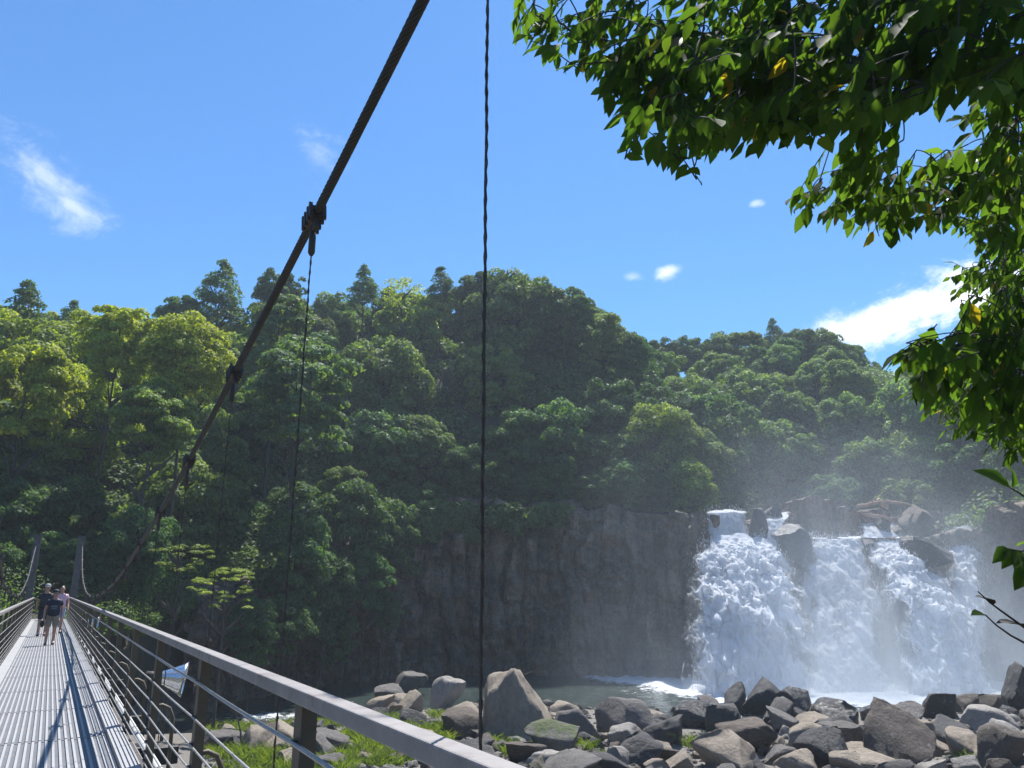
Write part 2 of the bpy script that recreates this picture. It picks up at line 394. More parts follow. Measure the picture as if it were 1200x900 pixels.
HERO = [  # px, base py, width px, height px, colour, shape, turn, tilt, label
    (606, 876, 90, 92, TAN, 3, 0, 0, 'huge tan boulder with a dark shaded left face, largest in the riverbed'),
    (523, 830, 40, 36, PALE, 5, 1.2, .1, 'pale grey boulder left of the hanger cable, behind smaller stones'),
    (545, 848, 42, 24, TAN, 8, 2.0, 0, 'rounded tan stone tucked against the left of the huge tan boulder'),
    (532, 866, 40, 22, BROWN, 1, .3, .2, 'brown wedge of stone just above the handrail beside the thin hanger cable'),
    (476, 838, 34, 28, TAN, 9, .8, .1, 'smooth tan stone rising just behind the handrail, left of the cable'),
    (738, 866, 70, 46, GREY, 2, .1, .12, 'broad dark-faced boulder with a sunlit ridge and tuft on top, by the pool'),
    (676, 872, 64, 42, GREY, 6, .9, .35, 'tilted grey slab with a smooth pale upper face'),
    (742, 900, 72, 38, DARK, 4, .2, 0, 'wide dark block with a thin sunlit rim, behind the white pointed stone'),
    (777, 876, 56, 38, DARK, 7, 1.5, .1, 'dark humped boulder at the left bank of the small brown pool'),
    (664, 836, 46, 13, TAN, 10, .1, .1, 'long flat tan slab lying like a log by the dark pool'),
    (640, 906, 62, 22, PALE, 11, .5, 0, 'flat pale pink-grey slab at the bottom edge below the mossy boulder'),
    (727, 903, 28, 28, PALE, 12, .4, .2, 'small white pointed stone standing in front of the wide dark block'),
    (898, 836, 54, 40, DARK, 0, .3, .1, 'dark jagged peak of rock standing against the white foam'),
    (864, 834, 26, 34, DARK, 13, 1.1, .1, 'narrow dark rock leaning beside the jagged peak'),
    (936, 838, 46, 32, WET, 5, 2.2, .1, 'wet glistening rock right of the jagged peak, flat sunlit top'),
    (915, 846, 34, 28, GREY, 9, .7, .2, 'grey rounded rock in front of the jagged peak'),
    (922, 858, 38, 26, GREY, 1, 1.7, .1, 'grey boulder with a pale smooth face, in the middle of the jumble'),
    (984, 852, 58, 32, WET, 2, 2.7, .1, 'long dark wet rock sloping towards the foam'),
    (984, 874, 76, 34, DARK, 3, 3.9, 0, 'wide black boulder above the square black block'),
    (980, 902, 62, 48, DARK, 8, .5, .05, 'square black block of rock with a mossy pale top corner'),
    (886, 886, 92, 42, BROWN, 6, 2.4, .25, 'long brown wedge with a sunlit left edge beside the brown pool'),
    (852, 908, 84, 46, TAN, 4, 1.1, .15, 'big smooth tan slab at the bottom by the brown pool'),
    (1068, 898, 98, 70, BROWN, 0, 2.0, .3, 'massive dark boulder with a long slanting sunlit top edge'),
    (1106, 842, 52, 34, DARK, 7, .2, .15, 'dark triangular rock against the foam at the right'),
    (1142, 834, 46, 20, BROWN, 10, .9, 0, 'low brown humped rock by the foam at far right'),
    (1170, 838, 34, 24, BROWN, 12, 2.1, .2, 'brown leaning rock beside the low humped one'),
    (1162, 862, 66, 32, PALE, 11, .3, .1, 'pale glittering rock face at far right'),
    (1132, 880, 60, 36, DARK, 13, 1.9, 0, 'black rock under the pale glittering one'),
    (1186, 905, 56, 52, BROWN, 5, .8, .2, 'tall cracked brown boulder in the bottom right corner'),
    (1196, 834, 34, 58, DARK, 9, .2, 0, 'dark upright pillar of rock cut by the right edge'),
    (1038, 848, 46, 24, WET, 6, 1.4, .1, 'shiny wet rock at the edge of the foam, left of the triangular one'),
    (1072, 852, 40, 24, GREY, 1, .2, .2, 'grey rock with a bright top touching the foam'),
    (822, 850, 56, 28, WET, 2, 1.0, .15, 'wet brown rock at the left end of the jumble by the bright water'),
    (852, 856, 44, 30, DARK, 12, 2.9, .1, 'dark rock between the wet brown one and the grey rounded one'),
    (940, 908, 66, 26, TAN, 10, 1.9, .05, 'low tan weathered rock at the bottom edge, left of the square black block'),
    (1032, 908, 84, 24, TAN, 8, 2.5, 0, 'low smooth tan rock at the bottom edge under the massive boulder'),
    (880, 902, 44, 28, DARK, 3, 1.3, .1, 'black rounded rock resting against the smooth tan slab'),
    (795, 905, 40, 22, TAN, 9, .1, .1, 'tan stone at the bottom left of the brown pool'),
    (480, 812, 40, 24, GREY, 5, .7, .05, 'bluish grey rock in the shade below the cliff, behind the rail'),
    (455, 820, 40, 18, GREY, 8, 1.7, .05, 'low rock in the shade at the foot of the cliff, left end'),
]
def hero_rock(px, py, w, h, col, sh, turn, tilt, label, z=-8.8, name='boulder', group=None, mesh=None):
    b = on_plane(px, py, z); k = b[1]/ (FPX*CP-(450-py)*SP)
    hw, hh = w*k/2, h*k/2
    o = put_rock(name, (b[0], b[1]+hw*.55, b[2]+hh*.55), (hw, hw*.95, hh*1.35), col, mesh or ROCKS[sh % 14], (tilt, 0, turn), label=label, cat='rock', group=group)
    return o
for hr in HERO: hero_rock(*hr, mesh=HUGE if hr[8].startswith('huge') else None)
hero_rock(648, 896, 76, 48, GREY, 0, .4, .1, 'boulder covered in green moss below the huge tan one', name='mossy_boulder', mesh=ROCKM[0])
hero_rock(628, 906, 34, 22, TAN, 0, 1.4, .1, 'small half mossy stone at the bottom edge under the mossy boulder', name='mossy_boulder', mesh=ROCKM[1])

# the jumble between the named ones
def bucket(px, py, col):
    if py > 880: z = 'at the bottom edge of the riverbed'
    elif px > 800: z = 'in the jumble below the waterfall'
    elif px > 560: z = 'in the jumble right of the huge tan boulder'
    elif py < 832: z = 'in the shade at the foot of the cliff'
    else: z = 'in the grassy riverbed behind the handrail'
    return {TAN: 'small tan stone ', GREY: 'small grey stone ', DARK: 'small dark stone ', BROWN: 'small brown stone ', WET: 'small wet stone ', PALE: 'small pale stone '}[col]+z
cand = 0; nsmall = 0
while cand < 6000 and nsmall < 285:
    cand += 1
    px = random.uniform(250, 1215); py = random.uniform(806, 915)
    if px < 440 and py < 842: continue
    if 792 < px < 860 and 846 < py < 886: continue              # the brown pool
    if px > 800 and py < (845 if 960 < px < 1110 else 836): continue
    if 620 < px < 800 and py < 822: continue
    if px < 560 and random.random() < .5: continue
    b = on_plane(px, py, -8.8); k = b[1]/(FPX*CP-(450-py)*SP)
    r = random.choice([.3, .35, .45, .55, .7, .9, 1.3])
    if any(math.hypot(b[0]-q[0], b[1]-q[1]) < .5*(r+q[2]) for q in placed): continue
    wet = px > 800 and py < 850
    col = random.choice([DARK, DARK, WET, WET, GREY, BROWN] if wet else [TAN, TAN, GREY, BROWN, DARK, GREY, PALE])
    lab = bucket(px, py, col)
    put_rock('stone', (b[0], b[1], h1(b[0], b[1])+r*.3), (r*random.uniform(.9, 1.35), r*random.uniform(.8, 1.2), r*random.uniform(.55, .95)), col,
             random.choice(ROCKS), (random.uniform(-.3, .3), random.uniform(-.3, .3), random.uniform(0, 6.3)), label=lab, cat='stone', group=lab.replace('small ', '').replace('stone', 'stones'))
    nsmall += 1

# pebbles: past counting, one object
def pebbles():
    Vs, Fs, n = [], [], 0
    shapes = [rock_shape(300+i, ncut=7, V=ICO2_V) for i in range(6)]
    for i in range(3600):
        px = random.uniform(230, 1220); py = random.uniform(815, 930)
        if px < 440 and py < 845: continue
        b = on_plane(px, py, -8.8)
        z = h1(b[0], b[1])
        if z < -9.15: continue
        r = random.choice([.08, .1, .13, .17, .22, .3])
        a = random.uniform(0, 6.28); c, s = math.cos(a), math.sin(a)
        P = shapes[i % 6]*np.array([r, r*.8, r*.6])
        P = np.stack([P[:, 0]*c-P[:, 1]*s, P[:, 0]*s+P[:, 1]*c, P[:, 2]], 1)+np.array([b[0], b[1], z+r*.2])
        Vs.append(P); Fs.append(ICO2_F+n); n += len(P)
    o = link('pebbles', quads('pebbles', np.concatenate(Vs), np.concatenate(Fs), M_rock, smooth=False)); o.color = (.27, .25, .22, .75)
    tag(o, 'loose pebbles and cobbles between the boulders of the riverbed', 'pebbles', kind='stuff')
pebbles()

# ------------------------------------------------------------------ leaf clouds
def leaf_quads(C, A, N, l, w):
    """diamond leaves: centres C, long axes A, normals N"""
    A = A/np.linalg.norm(A, axis=1)[:, None]; B = np.cross(N, A); B /= np.linalg.norm(B, axis=1)[:, None]+1e-9
    l = np.asarray(l)[:, None] if np.ndim(l) else l; w = np.asarray(w)[:, None] if np.ndim(w) else w
    V = np.stack([C-A*l, C+B*w-A*l*.1, C+A*l, C-B*w-A*l*.1], 1)
    return V.reshape(-1, 3), np.arange(len(C)*4).reshape(-1, 4)
def crown_mesh(name, seed, nclump=46, nleaf=9000, leaf=.16, flat=.62, cr=.34, low=-.75, mat=None, cone=False):
    """unit-radius crown of leaf clumps"""
    r = np.random.default_rng(seed); C = []; N = []
    cl = []
    while len(cl) < nclump:
        d = r.normal(size=3); d /= np.linalg.norm(d)
        if d[2] < low: continue
        if cone:
            z = r.uniform(-1, 1.25); rad = .95*((1.28-z)/2.28)**.8*r.uniform(.5, 1); a = r.uniform(0, 6.28)
            cl.append((np.array([rad*math.cos(a), rad*math.sin(a), z]), .16+.16*(1.28-z)/2.28)); continue
        q = d*r.uniform(.5, .95)*(1+.25*noise(d*1.7+seed)); q[2] = q[2]*.9 if q[2] > 0 else q[2]*1.5; q[:2] *= (1 if q[2] > -.3 else .85)
        cl.append((q, cr*r.uniform(.6, 1.15)))
    wsum = sum(c[1]**2 for c in cl); tint = []
    for q, rad in cl:
        n = int(nleaf*rad**2/wsum)
        d = r.normal(size=(n, 3)); d[:, 2] = np.abs(d[:, 2])*1.0-.35*r.random(n); d /= np.linalg.norm(d, axis=1)[:, None]
        rr = rad*r.uniform(.7, 1.08, n)
        p = q + d*rr[:, None]*np.array([1, 1, flat])
        p[:, 2] -= .35*rad*(np.hypot(p[:, 0]-q[0], p[:, 1]-q[1])/rad)**2*.5
        C.append(p); N.append(d); tint.append(np.clip(r.normal(.45, .2, n)+r.normal(0, .12), 0, 1))
    C = np.concatenate(C); N = np.concatenate(N); n = len(C)
    Nn = N + np.array([0, 0, .45]) + r.normal(size=(n, 3))*.5
    A = np.cross(Nn, r.normal(size=(n, 3))) + np.array([0, 0, -.25])
    V, Q = leaf_quads(C, A, Nn, leaf*r.uniform(.6, 1.2, n)*.5, leaf*r.uniform(.5, 1, n)*.34)
    return quads(name, V, Q, mat or M_leaf, smooth=False, attrs={'tint': np.repeat(np.concatenate(tint), 4)})
CROWNS = [crown_mesh('broadleaf_crown', 500+i, 95+12*(i % 4), 19000, .10, .6+.08*(i % 3), .225+.025*(i % 3)) for i in range(7)]
LAYER = [crown_mesh('layered_crown', 600+i, 75, 14000, .10, .42, .27) for i in range(3)]
TIPS = [crown_mesh('branch_tip_crown', 640+i, 46, 2600, .10, .55, .13) for i in range(2)]
CONIFER = [crown_mesh('conifer_crown', 700+i, 80, 8000, .10, .55, .3, cone=True) for i in range(2)]
SPARSE = [crown_mesh('sparse_crown', 720, 30, 1500, .10, .6, .25)]
def trunk_mesh(seed):
    """unit tree: the crown's centre at z 0, the root at z -1 (stretched per tree)"""
    r = np.random.default_rng(seed); b = MB()
    z = np.linspace(-1, .08, 9); x = np.cumsum(r.normal(0, .02, 9)); y = np.cumsum(r.normal(0, .02, 9)); x -= x[5]; y -= y[5]
    b.tube(np.stack([x, y, z], 1), np.linspace(.05, .012, 9), 7)
    for k in range(7):
        i = r.integers(4, 8); a = r.uniform(0, 6.28); L = r.uniform(.35, .7); q = np.array([x[i], y[i], z[i]])
        t = np.linspace(0, 1, 5)[:, None]
        b.tube(q+t*np.array([math.cos(a), math.sin(a), .16])*L+np.array([0, 0, .04])*t**2, np.linspace(.022, .005, 5), 5)
    return b.mesh('trunk', M_bark, True)
TRUNKS = [trunk_mesh(i) for i in range(4)]
DG = (.58, .76, .72, 1); MG = (.95, 1.0, .8, 1); YG = (1.9, 1.6, .5, 1); GG = (1.05, 1.15, 1.15, 1); LG = (1.35, 1.3, .8, 1)  # DG also puts the shade on low trees into their colour
ntree = 0
def tree(x, y, ztop, rad, kind='broadleaf_tree', col=MG, label=None, group=None, crown=None, vs=1.12, base=None):
    """one tree: crown and trunk under an Empty at its foot"""
    global ntree; ntree += 1
    zb = h1(x, y)-.3 if base is None else base
    zc = ztop-rad*vs*(1.22 if kind == 'conifer_tree' else .95)
    root = empty(kind, (x, y, zb), random.uniform(0, 6.28))
    c = link('crown', crown or random.choice(CROWNS), root); c.location = (0, 0, zc-zb); c.scale = (rad, rad, rad*vs)
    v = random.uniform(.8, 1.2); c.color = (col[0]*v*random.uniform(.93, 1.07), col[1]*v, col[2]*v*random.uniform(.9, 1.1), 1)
    if zc-zb > .5:
        t = link('trunk', random.choice(TRUNKS), root); t.location = (0, 0, zc-zb); s = max(zc-zb, rad*.5); t.scale = (rad, rad, s)
    tag(root, label, 'tree', group)
    trees.append((x, y, rad))
    return root
trees = []
def tree_px(px, ptop, Y, wpx, **k):
    p = at(px, ptop, Y); rad = wpx/2*math.hypot(Y, p[2])/FPX*.97
    return tree(p[0], Y, p[2], rad, **k)

# skyline and other trees one can tell apart: px, top py, distance, crown width px
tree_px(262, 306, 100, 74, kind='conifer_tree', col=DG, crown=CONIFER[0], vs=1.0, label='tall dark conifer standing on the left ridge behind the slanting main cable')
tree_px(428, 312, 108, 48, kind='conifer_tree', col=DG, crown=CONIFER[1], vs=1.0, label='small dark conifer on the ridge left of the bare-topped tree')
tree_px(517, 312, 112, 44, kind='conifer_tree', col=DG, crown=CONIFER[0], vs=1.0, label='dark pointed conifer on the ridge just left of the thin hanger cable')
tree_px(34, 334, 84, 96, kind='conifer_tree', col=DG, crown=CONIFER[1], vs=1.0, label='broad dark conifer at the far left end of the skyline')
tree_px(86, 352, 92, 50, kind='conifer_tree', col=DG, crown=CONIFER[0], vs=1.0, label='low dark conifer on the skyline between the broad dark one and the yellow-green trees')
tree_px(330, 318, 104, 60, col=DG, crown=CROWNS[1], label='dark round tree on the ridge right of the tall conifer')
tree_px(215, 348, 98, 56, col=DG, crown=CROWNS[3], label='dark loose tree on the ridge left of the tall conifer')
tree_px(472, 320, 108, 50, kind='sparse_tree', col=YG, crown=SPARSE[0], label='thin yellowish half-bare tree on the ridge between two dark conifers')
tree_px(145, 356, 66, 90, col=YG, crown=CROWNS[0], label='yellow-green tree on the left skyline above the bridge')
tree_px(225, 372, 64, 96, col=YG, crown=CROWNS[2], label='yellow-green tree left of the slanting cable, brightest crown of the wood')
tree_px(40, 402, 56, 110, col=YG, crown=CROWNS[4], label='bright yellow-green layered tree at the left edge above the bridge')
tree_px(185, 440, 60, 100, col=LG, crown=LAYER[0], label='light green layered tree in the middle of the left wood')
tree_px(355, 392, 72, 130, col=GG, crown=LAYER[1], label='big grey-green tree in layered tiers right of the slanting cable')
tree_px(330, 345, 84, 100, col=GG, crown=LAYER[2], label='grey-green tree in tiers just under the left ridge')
tree_px(600, 318, 112, 110, col=MG, crown=CROWNS[5], label='broad round tree at the top of the middle hill right of the thin cable')
tree_px(662, 334, 112, 80, col=MG, crown=CROWNS[6], label='round tree on the right shoulder of the middle hill')
tree_px(705, 366, 110, 70, col=MG, crown=CROWNS[1], label='tree on the right slope of the middle hill above the notch')
tree_px(748, 400, 126, 60, col=DG, crown=CROWNS[4], label='dark round tree filling the notch between the two hills')
tree_px(772, 412, 132, 60, col=MG, crown=CROWNS[0], label='green tree just right of the notch between the two hills')
tree_px(738, 392, 110, 50, col=DG, crown=CROWNS[2], label='small tree where the middle hill meets the notch')
tree_px(905, 374, 158, 34, kind='conifer_tree', col=DG, crown=CONIFER[1], vs=1.0, label='dark conifer at the summit of the right hill')
tree_px(560, 322, 114, 60, col=DG, crown=CROWNS[3], label='dark tree on the middle hill skyline behind the thin cable')
for (px, py, w) in ((775, 398, 46), (808, 394, 46), (842, 392, 50), (872, 384, 48), (932, 384, 52), (962, 388, 50), (992, 404, 48), (1018, 424, 46), (1040, 446, 44)):
    tree_px(px, py, 150, w, col=random.choice([DG, MG]), label='dark green tree along the skyline of the right hill', group='trees along the skyline of the right hill')
# the lit branch tree behind the hangers and the low trees by the far bridge end
tree_px(215, 628, 50, 84, col=LG, crown=TIPS[0], vs=.6, label='low tree with bright lit leaf tiers behind the bridge hangers')
tree_px(268, 660, 52, 90, col=LG, crown=TIPS[1], vs=.6, label='spreading tree with bright branch tips, low over the stream')
# overhanging the cliff and the right bank
for (px, py, w) in ((575, 538, 70), (612, 556, 44), (648, 545, 62), (692, 556, 48), (728, 540, 66), (772, 558, 46), (800, 566, 36), (540, 552, 50)):
    tree_px(px, py, 92, w, col=DG, vs=1.0, label='low dark tree leaning out over the cliff edge left of the waterfall', group='low dark trees along the cliff edge')
for (px, py, Y, w, c) in ((805, 540, 92, 70, LG), (770, 470, 96, 90, LG), (820, 500, 98, 80, MG)):
    tree_px(px, py, Y, w, col=c, label='light green tree at the right end of the cliff above the waterfall', group='light green trees at the right end of the cliff')
for (px, py, Y, w, c) in ((1075, 430, 112, 110, GG), (1120, 400, 110, 110, GG), (1190, 380, 106, 130, MG), (1060, 510, 108, 80, LG), (1120, 500, 104, 100, DG), (1180, 490, 102, 110, DG), (1100, 560, 104, 70, DG), (1150, 560, 100, 80, DG), (1195, 570, 96, 80, DG)):
    tree_px(px, py, Y, w, col=c, label='grey-green tree on the right bank beside the waterfall', group='trees on the right bank beside the waterfall')
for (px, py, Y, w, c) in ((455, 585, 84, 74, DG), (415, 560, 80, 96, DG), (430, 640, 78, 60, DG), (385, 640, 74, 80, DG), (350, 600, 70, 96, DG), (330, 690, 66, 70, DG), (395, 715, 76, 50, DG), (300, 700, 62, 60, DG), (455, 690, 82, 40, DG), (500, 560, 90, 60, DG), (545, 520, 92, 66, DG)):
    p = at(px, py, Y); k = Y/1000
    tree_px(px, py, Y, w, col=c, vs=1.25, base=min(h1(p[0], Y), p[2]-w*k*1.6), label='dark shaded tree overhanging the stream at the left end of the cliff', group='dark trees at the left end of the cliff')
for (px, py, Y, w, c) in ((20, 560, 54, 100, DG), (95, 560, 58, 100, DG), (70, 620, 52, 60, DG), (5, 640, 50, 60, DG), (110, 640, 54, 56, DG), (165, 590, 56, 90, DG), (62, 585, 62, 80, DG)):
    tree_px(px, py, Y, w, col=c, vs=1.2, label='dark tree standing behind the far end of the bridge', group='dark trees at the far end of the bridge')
# the rest of the wood
def wood():
    pts = []
    for i in range(60000):
        if len(pts) > 230: break
        x = random.uniform(-85, 92); y = random.uniform(40, 185)
        d, T = edge_info(np.array([x]), np.array([y])); d = d[0]
        if d < 1.2: continue
        if x > 22 and x < 50 and y < 106 and d < 20: continue
        if 42 < x < 62 and y < 97: continue
        if math.hypot(x+26, y-45) < 7: continue
        g = h1(x, y)
        ht = random.uniform(8.5, 12.5) if d > 4 else random.uniform(4.5, 7.5)
        rad = ht*random.uniform(.42, .53)
        sp = .80 if y < 110 else .88
        if any(abs(x-q[0]) < 9 and math.hypot(x-q[0], y-q[1]) < sp*.62*(rad+q[2]) for q in trees): continue
        px, py, dd = pix(np.array([x, y, g+ht]))
        if px < -50 or px > 1250 or dd < 5: continue
        # stay under the skyline of the photograph
        sky = np.interp(px, [0, 60, 130, 200, 260, 330, 430, 520, 600, 680, 740, 780, 830, 900, 960, 1010, 1040, 1080, 1200], [352, 358, 368, 364, 345, 335, 340, 335, 324, 350, 398, 404, 400, 390, 395, 422, 445, 420, 400])
        if py < sky+2:
            zt = float(at(px, sky+random.uniform(3, 14), y)[2]); ht2 = zt-g
            if ht2 < 3.5: continue
            rad = min(rad, ht2*.55); ht = ht2
        if y < 62 and x < -8: reg = 'left'
        pts.append(1)
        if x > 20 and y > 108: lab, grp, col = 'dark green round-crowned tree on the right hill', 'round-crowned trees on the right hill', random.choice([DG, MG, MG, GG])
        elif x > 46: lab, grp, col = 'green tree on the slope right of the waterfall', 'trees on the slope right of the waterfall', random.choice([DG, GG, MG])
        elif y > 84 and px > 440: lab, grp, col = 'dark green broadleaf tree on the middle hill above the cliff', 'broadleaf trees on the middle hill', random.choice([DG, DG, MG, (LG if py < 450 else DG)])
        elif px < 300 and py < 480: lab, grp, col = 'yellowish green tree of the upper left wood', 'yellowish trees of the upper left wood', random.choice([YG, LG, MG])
        else: lab, grp, col = 'dark green tree of the left wood behind the bridge', 'dark trees of the left wood', random.choice([DG, DG, MG, GG])  # mostly DG: shade from the taller trees put into the colour
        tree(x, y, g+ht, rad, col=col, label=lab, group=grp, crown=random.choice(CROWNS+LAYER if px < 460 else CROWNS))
    print('trees', len(trees))
wood()
# undergrowth on the banks and along the cliff top: past counting, one object
def undergrowth():
    r = np.random.default_rng(5); C = []
    for i in range(len(EDGE)-1):
        a, b = EDGE[i], EDGE[i+1]
        if b[1] < 30 or a[1] < 30: continue
        L = math.hypot(*(b-a)[:2]); nb = int(L*(1.1 if -10 < a[0] < 30 else 2.2))
        for k in range(nb):
            t = r.random(); q = a+(b-a)*t; off = r.uniform(-.5, 7)
            n = np.array([-(b-a)[1], (b-a)[0]])/L
            x, y = q[:2]+n*off
            if 21 < x < 49 and 80 < y < 96: continue
            if -11 < a[0] < 22 and off < 3.2: continue
            z = h1(x, y) if off > 1.2 else np.interp(t, [0, 1], [a[2], b[2]])-r.uniform(0, 1.6); rad = r.choice([.5, .7, 1., 1.5, 2.2])
            m = int(230*rad); d = r.normal(size=(m, 3)); d /= np.linalg.norm(d, axis=1)[:, None]
            C.append((np.array([x, y, z+rad*.4])+d*rad*r.uniform(.6, 1, (m, 1))*np.array([1, 1, .8]), d))
    for k in range(150):
        t = r.random()**1.8*.72; q = np.array([np.interp(t, [0, .25, .5, 1], [-17, -12, -4, 18]), np.interp(t, [0, .25, .5, 1], [83, 87.5, 89.2, 86.5])])
        T = np.interp(t, [0, .25, .5, 1], [6, 9, 10, 8.6]); z = T-.5-abs(r.normal(0, 3.))*(1.1-t)**1.5; rad = r.uniform(.5, 1.3); m = int(200*rad); d = r.normal(size=(m, 3)); d /= np.linalg.norm(d, axis=1)[:, None]
        C.append((np.array([q[0], q[1]-r.uniform(.2, 1.4), z])+d*rad*r.uniform(.5, 1, (m, 1))*np.array([1.2, .8, .9]), d))
    k = 0
    while k < 3600:
        x, y = r.uniform(-85, 92), r.uniform(40, 180)
        d, T = edge_info(np.array([x]), np.array([y]))
        if d[0] < (7 if -12 < x < 22 else 3) or (21 < x < 49 and 80 < y < 98): continue
        z = h1(x, y); px, py, dd = pix(np.array([x, y, z]))
        if not -60 < px < 1260: continue
        k += 1; rad = r.uniform(1.4, 3.8); m = int(95*rad); d = r.normal(size=(m, 3)); d[:, 2] = np.abs(d[:, 2]); d /= np.linalg.norm(d, axis=1)[:, None]
        C.append((np.array([x, y, z])+d*rad*r.uniform(.6, 1.05, (m, 1))*np.array([1, 1, .85]), d))
    P = np.concatenate([c[0] for c in C]); N = np.concatenate([c[1] for c in C])+np.array([0, 0, .5])+r.normal(size=(len(P := np.concatenate([c[0] for c in C])), 3))*.5
    A = np.cross(N, r.normal(size=(len(P), 3)))
    sz = np.clip((P[:, 1]-30)/60, .3, 1); V, Q = leaf_quads(P, A, N, r.uniform(.2, .42, len(P))*sz, r.uniform(.12, .24, len(P))*sz)
    o = link('undergrowth', quads('undergrowth', V, Q, M_leaf, smooth=False, attrs={'tint': np.repeat(np.clip(r.normal(.4, .2, len(P)), 0, 1), 4)})); o.color = (.8, .9, .75, 1)
    tag(o, 'dark leafy undergrowth along the far bank and the cliff top', 'undergrowth', kind='stuff')
undergrowth()

# ------------------------------------------------------------------ grass in the riverbed
def grass():
    r = np.random.default_rng(9); C = []; D = []
    tufts = []; skipped = [0]
    while len(tufts) < 760:
        px = r.uniform(245, 530); py = r.uniform(838, 925)
        lim = np.interp(px, [245, 300, 400, 470, 530], [852, 838, 838, 850, 868])
        if py < lim: continue
        g = on_plane(px, py, -8.8)
        if noise(np.array([[g[0]*.45, g[1]*.45, 3.]]))[0]+.35*r.random() < .12:
            skipped[0] += 1
            if skipped[0] % 2: tufts.append(None)
            continue
        tufts.append(on_plane(px, py, -8.8))
    for (px, py) in ((520, 838), (512, 842), (645, 882), (690, 880), (632, 878), (718, 893), (590, 880), (1137, 894), (885, 826), (812, 872), (660, 800), (508, 838), (600, 886), (580, 878)):
        for k in range(3): tufts.append(on_plane(px+r.uniform(-4, 4), py+r.uniform(-2, 2), -8.6))
    B, T = [], []
    for t in tufts:
        if t is None: continue
        n = r.integers(18, 40); s = r.uniform(.5, 1.2)
        c = np.array([t[0], t[1], h1(t[0], t[1])+.05])
        p = c+np.stack([r.normal(0, .22, n), r.normal(0, .22, n), np.zeros(n)], 1)
        d = np.stack([r.normal(0, .38, n), r.normal(0, .38, n), r.uniform(.5, 1, n)], 1)*s*.75
        B.append(p); T.append(d)
    B = np.concatenate(B); T = np.concatenate(T); n = len(B)
    W = np.cross(T, np.array([0, 1., 0]))+r.normal(size=(n, 3))*.1; W /= np.linalg.norm(W, axis=1)[:, None]; W *= .022
    dr = np.stack([T[:, 0]*.8, T[:, 1]*.8, -.15*np.ones(n)], 1)
    V = np.stack([B-W, B+W, B+T*.6+W*.8, B+T*.6-W*.8, B+T+dr*.5+W*.1, B+T+dr*.5-W*.1], 1).reshape(-1, 3)
    i = np.arange(n)[:, None]*6
    Q = np.concatenate([i+np.array([[0, 1, 2, 3]]), i+np.array([[3, 2, 4, 5]])])
    o = link('grass', quads('grass', V, Q, M_grass, attrs={'tint': np.repeat(r.random(n)*.95, 6)})); o.color = (1.2, 1.3, 1, 1)
    tag(o, 'bright green grass tufts among the stones beneath the bridge rail', 'grass', kind='stuff')
grass()

# ------------------------------------------------------------------ waterfall
fall_root = tag(empty('waterfall', (36, 84, WATER)), 'broad white waterfall plunging over the dark rock ledge into the pool', 'waterfall')
def cascade(rows, mat, turb=.5, nu=90, nv=150, seed=0, edge=.35, cov=.5, spray=2.6, body=0, second=False):
    rows = np.array(rows, float); t = np.linspace(0, 1, len(rows)); v = np.linspace(0, 1, nv); u = np.linspace(0, 1, nu)
    c = [np.interp(v, t, rows[:, i]) for i in range(4)]
    L = np.array([at(c[0][i], c[2][i], c[3][i]) for i in range(nv)]); Rr = np.array([at(c[1][i], c[2][i], c[3][i]) for i in range(nv)])
    P = L[None]*(1-u[:, None, None])+Rr[None]*u[:, None, None]
    U, Vv = np.meshgrid(u, v, indexing='ij')
    P[..., 1] -= body*np.sin(U*math.pi)                       # bulges towards the viewer
    P[..., 2] += .3*fbm(np.stack([P[..., 0]*.7, 0*U, 0*U+seed], -1), 3)*(1-Vv)
    q = P*np.array([.8, .8, .15])+seed*7.7
    amp = turb*(.25+.9*sstep(0, .35, Vv))
    P[..., 1] -= amp*(.85*fbm(q, 4)+.3*np.abs(fbm(q*2.6, 3))+.16*noise(q*6)+.05*noise(q*13))
    P[..., 2] += amp*.5*fbm(q*2.3+4, 3)
    P[..., 0] += amp*.35*fbm(q*2+9, 3)
    e = np.minimum(U, 1-U)
    cover = cov + .62*sstep(0, edge, e+.16*fbm(P*.6+seed, 3)) - .60 + .14*fbm(P*np.array([.35, .35, .12])+seed*3, 3) + .25*sstep(0, .04, Vv)*0
    me = quads('cascade', P.reshape(-1, 3)-np.array(fall_root.location), grid_faces(nu, nv), mat, attrs={'cover': cover.ravel()})
    o = link('cascade', me, fall_root)
    # thrown drops: loose clots of white water in front of the sheet
    r = np.random.default_rng(seed+400); n = int(spray*nu*nv/9)
    iu = r.integers(0, nu, n); iv = np.clip((r.random(n)**.8*nv), 0, nv-1).astype(int)
    keep = fbm(P[iu, iv]*np.array([.9, .9, .45])+seed, 3)+.25*r.random(n) > .02; iu = iu[keep]; iv = iv[keep]; n = len(iu)
    C = P[iu, iv]+np.stack([r.normal(0, .22, n), -np.abs(r.normal(.15, .45, n))*min(1., turb+.3), r.normal(0, .3, n)], 1)
    Nn = r.normal(size=(n, 3))+np.array([0, -.3, .6]); A = r.normal(size=(n, 3))*.18+np.array([0, -.35, -1.])
    V, Q = leaf_quads(C-np.array(fall_root.location), A, Nn, r.uniform(.06, .22, n), r.uniform(.008, .022, n))
    if second:
        P2 = P.copy(); P2[..., 1] -= .35+.5*np.abs(fbm(P*.4+31, 3)); P2[..., 0] += .3*fbm(P*.5+41, 3)
        link('veil', quads('veil', P2.reshape(-1, 3)-np.array(fall_root.location), grid_faces(nu, nv), mat, attrs={'cover': (cover-.16).ravel()}), o)
    sp = link('spray', quads('spray', V, Q, M_spray, smooth=False), o); sp['kind'] = 'stuff'
    return o
